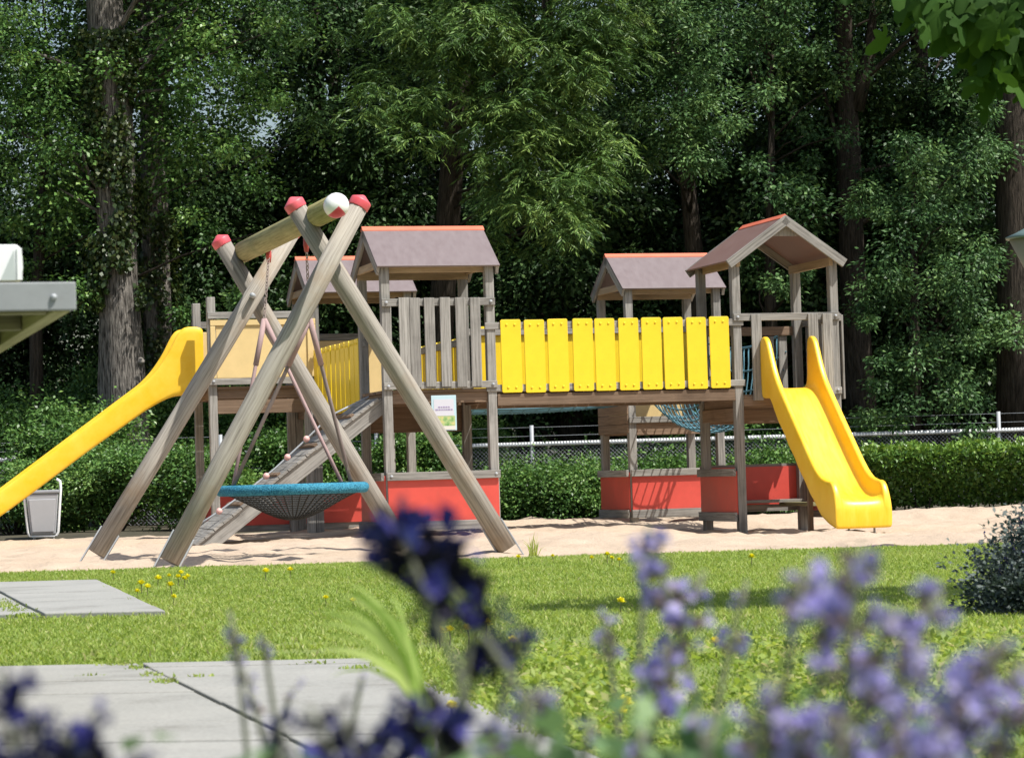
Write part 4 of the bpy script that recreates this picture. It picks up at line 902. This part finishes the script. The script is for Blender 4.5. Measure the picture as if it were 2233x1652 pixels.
# tufts in the joints and on the slab edges
xs_, ys_ = [], []
for k in range(22):
    t_ = rng.random() ** 1.4 * .6; yy = j1.y + .28 + (j2.y - j1.y) * t_; q = rng.normal(size=(40, 2)) * np.array([.014, .035]); xs_ += list(J1(yy) + q[:, 0]); ys_ += list(yy + q[:, 1])
for px_, py_ in ((250, 1448), (190, 1474), (430, 1474), (690, 1444), (20, 1318), (38, 1332), (62, 1350), (780, 1454)):
    g_ = G(px_, py_, .03); q = rng.normal(size=(26, 2)) * np.array([.03, .015]); xs_ += list(g_.x + q[:, 0]); ys_ += list(g_.y + q[:, 1])
for k in range(26):
    yy = k2.y + (k1.y - k2.y) * rng.random() * 1.3; q = rng.normal(size=(34, 2)) * np.array([.03, .07]); xs_ += list(J2(yy) + q[:, 0]); ys_ += list(yy + q[:, 1])
for k in range(150):
    yy = rng.uniform(6.2, yf + .1); q = rng.normal(size=(16, 2)) * np.array([.02, .05]); xs_ += list(R1(yy) + .012 + q[:, 0]); ys_ += list(yy + q[:, 1])
xs_, ys_ = np.array(xs_), np.array(ys_); n = len(xs_)
blades(xs_, ys_, rng.uniform(.008, .022, n), rng.uniform(.005, .011, n), rng.uniform(.3, .95, n), .5 + rng.normal(size=n) * .2, 'joint_grass', GRASSM, .024)
# clover-like weeds and longer tufts towards the camera
n = 26000; y = rng.uniform(4.8, 9.4, n); x = rng.uniform(-.2, 1.9, n); f = np.array([noise.noise(Vector((a * 3, b * 3, 21))) for a, b in zip(x, y)]); kp = (~onpath(x, y)) & (f > .05); x, y = x[kp], y[kp]; n = len(x)
a = rng.normal(size=(n, 3)); a[:, 2] = np.abs(a[:, 2]) * .5 + .1; nr = rng.normal(size=(n, 3)) * .4; nr[:, 2] += 1
o = leafmesh('clover', np.stack([x, y, rng.uniform(.01, .05, n)], 1), a, nr, rng.uniform(.018, .04, n), rng.uniform(.010, .02, n), .45 + rng.normal(size=n) * .25, GRASSM); struct(o, 'stuff')

# ------------------------------------------------------------------ dandelions and a weed
def dandelion():
    t = thing('dandelion', 'small yellow dandelion flower standing in the lawn grass', 'flower', (0, 0, 0), 0, 'yellow dandelions in the lawn')
    MB().tube([(0, 0, 0), (.004, 0, .03), (0, 0, .056)], .0022, 5).build('stem', W_MOSS, t)
    r = R_(9); n = 70; an = r.uniform(0, 2 * PI, n); el = r.uniform(.05, 1.3, n); d = np.stack([np.cos(an) * np.cos(el), np.sin(an) * np.cos(el), np.sin(el)], 1)
    leafmesh('petals', np.tile([[0, 0, .054]], (n, 1)), d, np.tile([[0, 0, 1.0]], (n, 1)) + d * .1, r.uniform(.016, .025, n), .008, r.random(n), PET_Y, t, .75); return t
d0 = None
for k, (a, b) in enumerate(((247, 1252), (308, 1280), (300, 1290), (322, 1284), (368, 1256), (395, 1252), (409, 1258), (403, 1266), (388, 1262), (345, 1268), (372, 1284), (380, 1302), (580, 1253), (633, 1246), (710, 1303), (770, 1310), (952, 1375), (1062, 1372), (980, 1378), (1355, 1318), (1325, 1215), (1335, 1219), (1290, 1218), (1350, 1222), (1205, 1212), (1130, 1218), (1480, 1358), (960, 1388), (1020, 1380), (1640, 1222), (1900, 1220), (985, 1540), (1360, 1555), (1352, 1564), (1560, 1405), (1120, 1405))):
    g_ = G(a, b, .05)
    if d0 is None: d0 = o = dandelion()
    else: o = copy_tree(d0)
    o.location = (g_.x, g_.y, 0); s_ = rnd.uniform(.85, 1.25); o.scale = (s_, s_, s_); o.rotation_euler = (0, 0, rnd.uniform(0, 6))
wt = thing('weed', 'thin green weed growing at the sand edge right of the swing leg', 'weed', G(1165, 1212), 0)
rng = R_(510); n = 26; blades(rng.normal(size=n) * .03, rng.normal(size=n) * .03, rng.uniform(.06, .2, n), rng.uniform(.006, .012, n), rng.uniform(.1, .8, n), .3 + rng.random(n) * .4, 'blades', GRASSM, 0, None, wt)

# ------------------------------------------------------------------ bin, lamp, platform
pb = P(95, 1160, 37.2); bt = thing('litter_bin', 'grey litter bin in a pale tube frame below the left slide', 'litter bin', (pb.x, 37.2, -.085), .12)
ring = [(-.165, .09), (.165, .09), (.205, .70), (-.205, .70)]
m = MB(); m.hexa([Vector((-.165, -.13, .085)), Vector((.165, -.13, .085)), Vector((.155, .12, .085)), Vector((-.155, .12, .085)), Vector((-.212, -.17, .62)), Vector((.212, -.17, .62)), Vector((.20, .15, .62)), Vector((-.20, .15, .62))]); m.build('body', GREYP, bt, bevel=.015)
m = MB(); m.hexa([Vector((-.14, -.145, .12)), Vector((.14, -.145, .12)), Vector((.14, -.12, .12)), Vector((-.14, -.12, .12)), Vector((-.175, -.178, .55)), Vector((.175, -.178, .55)), Vector((.175, -.15, .55)), Vector((-.175, -.15, .55))]); m.build('front_panel', paint('bin_panel', (.42, .43, .45), .5, .05), bt, bevel=.006)
MB().box(-.22, .22, -.185, .17, .622, .67).build('lid', paint('bin_lid', (.28, .29, .31), .5, .06), bt, bevel=.015)
for x in (-1, 1): MB().tube([(x * .15, -.10, .066), (x * .18, -.10, .07), (x * .196, -.105, .12), (x * .243, -.12, .70), (x * .235, -.11, .78), (x * .19, -.10, .81)], .018, 8).build('frame_tube', STEEL_L, bt, True)
MB().tube([(-.15, -.10, .064), (.15, -.10, .064)], .018, 8).build('foot_tube', STEEL_L, bt, True)
for x in (-.12, .12): MB().tube([(x, -.02, -.15), (x, -.02, .05)], .018, 8).build('leg', STEEL_L, bt)
pl = P(2262, 517, 20.0); lt = thing('street_lamp', 'cone shaped street lamp with a dark flat cap cut off by the right edge', 'street lamp', (pl.x, 20.0, 0))
z = pl.z
MB().tube([(0, 0, z - .012), (0, 0, z + .004), (0, 0, z + .03), (0, 0, z + .075), (0, 0, z + .09)], [.222, .226, .16, .07, .01], 28).build('cap', LGREEN, lt, True)
MB().tube([(0, 0, z - .36), (0, 0, z - .30), (0, 0, z - .014)], [.055, .06, .200], 28).build('lamp_shade', CREAM, lt, True)
MB().tube([(0, 0, -.2), (0, 0, 1.0), (0, 0, z - .362)], [.05, .045, .035], 14).build('pole', LGREEN, lt, True)
pq0, pq1 = P(167, 676, 6.0), P(167, 614, 6.0); ph = pq1.z - pq0.z; zb = pq0.z
pf = thing('raised_platform', 'raised grey edged platform with a round bolt and mossy timber underneath, at the left edge', 'platform', (pq0.x, 6.0, 0), TH)
lp = -2.0
MB().box(lp, 0, 0, .012, zb, zb + ph, 0).build('fascia', ALU, pf, bevel=.003)
MB().box(-.012, -.0005, .0125, 3.6, zb + .004, zb + ph - .002, 1).build('side_fascia', ALU, pf, bevel=.002)
MB().box(lp, -.0125, .0125, 3.6, zb + ph - .02, zb + ph - .004, 0).build('deck', W_MOSS, pf)
MB().box(-.05, -.0135, .0135, 3.6, zb - .004, zb + ph - .022, 1).build('edge_beam', wood('pale_mossy_beam', (.26, .25, .11), (.46, .44, .22), amt=.5), pf, bevel=.003)
for k in range(6): MB().box(lp, -.0515, .10 + k * .62, .15 + k * .62, zb - .0, zb + ph - .022, 0).build('joist', W_MOSS, pf, bevel=.003)
for yy in (.1, 3.4): MB().box(lp + .05, lp + .13, yy, yy + .08, -.1, zb - .001, 2).build('leg', W_MOSS, pf, bevel=.004)
for yy in (.1, 3.4): MB().box(-.95, -.87, yy, yy + .08, -.1, zb - .001, 2).build('leg', W_MOSS, pf, bevel=.004)
m = MB(); m.tube([(-.048, .004, zb + ph * .47), (-.048, -.006, zb + ph * .47), (-.048, -.010, zb + ph * .47)], [.0075, .007, .003], 12); m.build('bolt', STEEL, pf, True)
bx = P(50, 613, 6.05); q = thing('white_box', 'white box with a rounded end standing on the grey platform', 'box', (bx.x, 6.05, bx.z), TH)
hb = .079
ring = [Vector((x, 0, z)) for x, z in ((-.9, 0), (-.004, 0), (.001, hb * .35), (0, hb * .7), (-.004, hb * .92), (-.012, hb), (-.9, hb))]
MB().prism(ring, (0, .5, 0)).build('body', WHITE, q, bevel=.003)
MB().box(-.0125, -.0012, -.004, -.0005, .002, hb * .9, 2).build('edge_strip', WHITE, q, bevel=.001)
m = MB(); m.prism([Vector((-.048, -.0035, .002)), Vector((-.016, -.0035, .002)), Vector((-.018, -.0035, hb * .85))], (0, .003, 0)); m.build('flap', paint('pale_flap', (.45, .50, .49), .5), q)

# ------------------------------------------------------------------ catmint bush at the right
rng = R_(600); bu = thing('catmint_bush', 'low bluish catmint bush on the lawn at the right edge', 'bush', (2.18, 11.1, 0)); cen = ellip(rng, (0, 0, .12), (.42, .40, .31), 85, .5, .0, 3); cen[:, 2] = np.maximum(cen[:, 2], .02)
p, a, nr, ti = broad(rng, cen, .095, 230, .8, -.2); p[:, 2] = np.maximum(p[:, 2], .004); n = len(p)
leafmesh('foliage', p, a, nr, rng.uniform(.015, .03, n), rng.uniform(.010, .018, n), ti, LF_BLUE, bu)
P_, A_ = [], []
m = MB()
for k in range(110):
    q = rng.normal(size=3); q[2] = abs(q[2]) + .3; q /= np.linalg.norm(q); b_ = np.array([0, 0, .1]) + q * np.array([.37, .36, .27]); d = q * .7 + np.array([0, 0, .8]) + rng.normal(size=3) * .2; d /= np.linalg.norm(d); l_ = rng.uniform(.03, .09)
    m.tube([b_ - d * .08, b_ + d * l_], .0016, 3); s_ = rng.uniform(.2, 1, 16)[:, None]; P_.append(b_ + d * l_ * s_); A_.append(rng.normal(size=(16, 3)) + d * .6)
m.build('stems', W_MOSS, bu)
p, a = np.concatenate(P_), np.concatenate(A_); n = len(p); leafmesh('flowers', p, a, rng.normal(size=(n, 3)), rng.uniform(.008, .016, n), rng.uniform(.005, .009, n), rng.random(n) * .7, PET_D, bu)

# ------------------------------------------------------------------ flowers close to the camera
def spike(pl, path, wd, dark, seed, dens=1.0):
    """one flower spike along the path (bottom to top): whorls of calyxes with petals"""
    rng = R_(seed); path = [Vector(q) for q in path]; seg = [(b - a).length for a, b in zip(path, path[1:])]; Ln = sum(seg)
    nw = max(3, int(Ln / (.0205 if dens > .8 else .027))); cp_, ca, cl, pp, pa, pn, pl_ = [], [], [], [], [], [], []
    for k in range(nw):
        f = (k + .3) / nw; s = f * Ln; i = 0
        while i < len(seg) - 1 and s > seg[i]: s -= seg[i]; i += 1
        c = path[i].lerp(path[i + 1], s / seg[i]); ax = (path[i + 1] - path[i]).normalized(); e1 = ax.orthogonal().normalized(); e2 = ax.cross(e1)
        if rng.random() > dens + .25: continue
        r = wd * (1 - .55 * f ** 2) * rng.uniform(.75, 1.2)
        for q in range(int((18 if dark else 16) * min(1, dens + .2))):
            an = rng.uniform(0, 2 * PI); rd = e1 * math.cos(an) + e2 * math.sin(an); d = (rd + ax * rng.uniform(.1, .9)).normalized(); b = c + ax * rng.normal() * .0035 + rd * r * .12
            for o_ in (-.6, .6): cp_.append(b); ca.append(d); cl.append(r * .52); pn.append(rd.cross(ax) * 1 + ax * o_)
            if rng.random() < (.27 if not dark else .17):
                tip = b + d * r * .5
                for w_ in range(4):
                    v = (d * .5 + Vector(rng.normal(size=3)) * .7).normalized(); pp.append(tip); pa.append(v); pl_.append(r * rng.uniform(.34, .62))
    f = lambda x: np.array([tuple(v) for v in x])
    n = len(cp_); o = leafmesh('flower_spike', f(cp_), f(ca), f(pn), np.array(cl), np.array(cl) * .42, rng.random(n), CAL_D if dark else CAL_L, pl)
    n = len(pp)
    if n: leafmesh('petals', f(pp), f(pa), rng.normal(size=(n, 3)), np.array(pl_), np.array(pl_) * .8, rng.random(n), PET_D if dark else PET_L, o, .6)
def plant(label, root, spikes, dark=False, leaves=0, seed=1, lspread=.12, lz=.42, name='catmint_plant', group=None):
    """spikes: (pixel path top->bottom, distance, width)"""
    x0, y0 = root; t = thing(name, label, 'flowering plant', (x0, y0, 0), 0, group); rng = R_(seed); loc = Vector((x0, y0, 0)); st = MB()
    for i, sp in enumerate(spikes):
        pts, d, wd = sp[:3]; dn = sp[3] if len(sp) > 3 else 1.0
        pth = [P(a, b, d) - loc for a, b in pts][::-1]; spike(t, pth, wd * (1.6 if dark else 1.08), dark, seed * 50 + i, dn)
        b = pth[0]; dr_ = (pth[0] - pth[1]).normalized(); r0 = Vector((rng.normal() * .02, rng.normal() * .02, -.02))
        m = MB(); m.tube([r0, r0.lerp(b, .45) + Vector((0, 0, .03)) + dr_ * .04, b + dr_ * .05, b] + pth[1:], [.0024, .0022, .0019, .0017] + [.0014] * (len(pth) - 1), 5); m.build('stem', MSTEM, t, True)
    if leaves:
        n = leaves; z = rng.random(n) ** .6 * lz; sc = .25 + z / lz * .75; p = np.stack([rng.normal(size=n) * lspread * sc, rng.normal(size=n) * lspread * .8 * sc, z], 1); a = rng.normal(size=(n, 3)); a[:, 2] = a[:, 2] * .5 + .25; nr = rng.normal(size=(n, 3)) * .5; nr[:, 2] += 1
        leafmesh('leaves', p, a, nr, rng.uniform(.014, .027, n), rng.uniform(.009, .016, n), .5 + rng.normal(size=n) * .25, SAGE, t)
    return t
MSTEM = paint('flower_stem', (.16, .17, .12), .7, .2)
K = 'flowering catmint close to the camera'
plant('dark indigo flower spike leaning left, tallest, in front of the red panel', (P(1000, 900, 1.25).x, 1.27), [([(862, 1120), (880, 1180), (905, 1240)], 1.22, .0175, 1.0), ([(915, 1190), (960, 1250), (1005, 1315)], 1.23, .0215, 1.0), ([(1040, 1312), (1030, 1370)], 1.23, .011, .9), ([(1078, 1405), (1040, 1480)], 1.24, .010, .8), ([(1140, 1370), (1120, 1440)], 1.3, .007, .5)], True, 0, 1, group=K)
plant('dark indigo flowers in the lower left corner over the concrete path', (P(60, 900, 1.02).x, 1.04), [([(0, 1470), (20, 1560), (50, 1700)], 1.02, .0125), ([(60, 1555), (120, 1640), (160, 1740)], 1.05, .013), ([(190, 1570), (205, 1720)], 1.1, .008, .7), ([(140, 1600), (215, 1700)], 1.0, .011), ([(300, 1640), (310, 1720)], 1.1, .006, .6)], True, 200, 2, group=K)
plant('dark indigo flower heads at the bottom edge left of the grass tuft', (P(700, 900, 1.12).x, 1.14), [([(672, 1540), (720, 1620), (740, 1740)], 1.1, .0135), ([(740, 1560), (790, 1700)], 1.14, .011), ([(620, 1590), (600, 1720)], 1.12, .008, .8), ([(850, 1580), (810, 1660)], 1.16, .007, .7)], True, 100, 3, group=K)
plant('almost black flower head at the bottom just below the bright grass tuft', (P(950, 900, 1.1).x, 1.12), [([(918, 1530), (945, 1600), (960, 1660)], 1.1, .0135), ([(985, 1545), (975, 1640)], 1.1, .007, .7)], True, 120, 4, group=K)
plant('thin sparse greyish mauve flower stalk standing over the path', (P(560, 900, 1.75).x, 1.77), [([(500, 1330), (515, 1400), (520, 1450)], 1.75, .008, .6), ([(532, 1460), (560, 1560)], 1.75, .010, .35), ([(575, 1390), (580, 1425)], 1.78, .006, .4), ([(640, 1500), (620, 1550)], 1.75, .008, .4), ([(790, 1475), (785, 1500)], 1.8, .004, .4)], False, 60, 5, group=K)
plant('slender lilac flower spikes right of the middle, in front of the rear right tower', (P(1480, 900, 1.5).x, 1.52), [([(1410, 1150), (1440, 1240), (1465, 1330)], 1.5, .0155, .85), ([(1535, 1245), (1500, 1340), (1470, 1440)], 1.48, .015, .8), ([(1455, 1400), (1445, 1480), (1430, 1570)], 1.46, .0165, .9), ([(1320, 1340), (1330, 1430)], 1.65, .010, .4), ([(1630, 1265), (1610, 1330), (1590, 1420)], 1.6, .011, .5), ([(1410, 1180), (1405, 1260)], 1.55, .008, .5)], False, 350, 6, .08, .44, group=K)
plant('pale mauve flower stalks low in the bottom middle beside the clover', (P(1160, 900, 1.3).x, 1.32), [([(1195, 1490), (1130, 1560), (1100, 1640)], 1.3, .010, .7), ([(1060, 1590), (1100, 1690)], 1.25, .011, .8), ([(1190, 1530), (1180, 1580)], 1.3, .008, .6), ([(1290, 1560), (1280, 1640)], 1.35, .008, .5)], False, 260, 7, .08, .45, group=K)
plant('big mauve flower spike with a brown grey core in front of the lawn shadow', (P(1850, 900, 1.12).x, 1.14), [([(1880, 1185), (1868, 1290), (1850, 1400), (1845, 1500)], 1.12, .0205, 1.0), ([(1750, 1255), (1735, 1350)], 1.15, .012, .7), ([(1955, 1330), (1905, 1440), (1880, 1560)], 1.1, .013, .85), ([(1800, 1360), (1790, 1440)], 1.12, .010, .7)], False, 500, 8, .09, .455, group=K)
plant('lilac flower spikes leaning right beside the bluish bush', (P(1990, 900, 1.2).x, 1.22), [([(2055, 1285), (2000, 1380), (1960, 1480)], 1.2, .0155, .85), ([(2010, 1400), (1960, 1520), (1930, 1640)], 1.15, .015, .9), ([(2100, 1480), (2050, 1600)], 1.2, .013, .8)], False, 450, 9, .09, .45, group=K)
plant('lilac flower spikes cut by the right edge of the picture', (P(2160, 900, 1.1).x, 1.12), [([(2185, 1390), (2150, 1470), (2120, 1560)], 1.1, .016, .95), ([(2235, 1430), (2200, 1560), (2180, 1680)], 1.08, .015, .9), ([(2120, 1560), (2080, 1680)], 1.1, .013, .8)], False, 450, 10, .09, .45, group=K)
plant('mass of low lilac flowers and grey green leaves in the bottom right corner', (P(1760, 900, 1.0).x, 1.02), [([(1690, 1480), (1660, 1600), (1640, 1700)], 1.0, .0125, .9), ([(1760, 1540), (1740, 1680)], 1.0, .013, .9), ([(1840, 1560), (1830, 1700)], 1.0, .013, .9), ([(1960, 1540), (1930, 1690)], 1.0, .013, .9), ([(2060, 1590), (2030, 1700)], 1.0, .012, .9), ([(1560, 1560), (1540, 1640)], 1.05, .009, .5)], False, 1500, 11, .12, .488, group=K)
plant('grey green leafy catmint at the bottom, right of the dark flower heads', (P(1420, 900, 1.25).x, 1.27), [([(1400, 1580), (1390, 1680)], 1.25, .008, .5), ([(1520, 1540), (1500, 1640)], 1.25, .009, .5)], False, 1300, 12, .11, .486, group=K)
# bright grass tuft
rt = P(935, 1560, 2.4); gt = thing('grass_tuft', 'bright green tuft of arching grass blades in front of the path corner', 'grass tuft', (rt.x, 2.4, 0))
rng = R_(700); m = MB(); Ps = []
tops = [(735, 1300), (700, 1345), (712, 1388), (700, 1420), (760, 1275), (800, 1310), (835, 1345), (865, 1390), (890, 1430), (745, 1330), (780, 1370), (720, 1475), (760, 1300), (690, 1330), (900, 1380), (850, 1300), (725, 1420), (780, 1440), (755, 1288), (742, 1342), (704, 1405), (812, 1325), (690, 1362), (730, 1312)]
for k, (a, b) in enumerate(tops):
    Yk = 2.4 + rng.normal() * .04; gl = gt.location; bs = Vector((rng.normal() * .008, rng.normal() * .01, 0)); f = (k % 7) / 6
    B0, B2 = P(925 + rng.normal() * 9, 1540, Yk) - gl, P(a, b, Yk) - gl; B1 = P(a * .35 + 905 * .65 + rng.normal() * 6, min(b, 1400) - 20 + rng.normal() * 12 + 30 * f, Yk) - gl
    bz = lambda t: B0 * (1 - t) ** 2 + B1 * 2 * t * (1 - t) + B2 * t * t
    pts = [bs, bs.lerp(B0, .6), B0, bz(.3), bz(.6), bz(.85), B2]
    wds = [.002, .002, .003, .0042, .0042, .0028, .0004]; sd = Vector((.55, rng.normal() * .3, .8)).normalized()
    b0_ = len(m.v)
    for q, w_ in zip(pts, wds): m.v += [q - sd * w_ * .5, q + sd * w_ * .5]
    for i in range(len(pts) - 1): m.face([b0_ + 2 * i, b0_ + 2 * i + 1, b0_ + 2 * i + 3, b0_ + 2 * i + 2], [(0, 0), (1, 0), (1, 1), (0, 1)])
o = m.build('blades', TUFTM, gt, True); at = o.data.attributes.new('tint', 'FLOAT', 'FACE'); at.data.foreach_set('value', np.repeat(rng.random(len(tops)), 6).astype(np.float32))
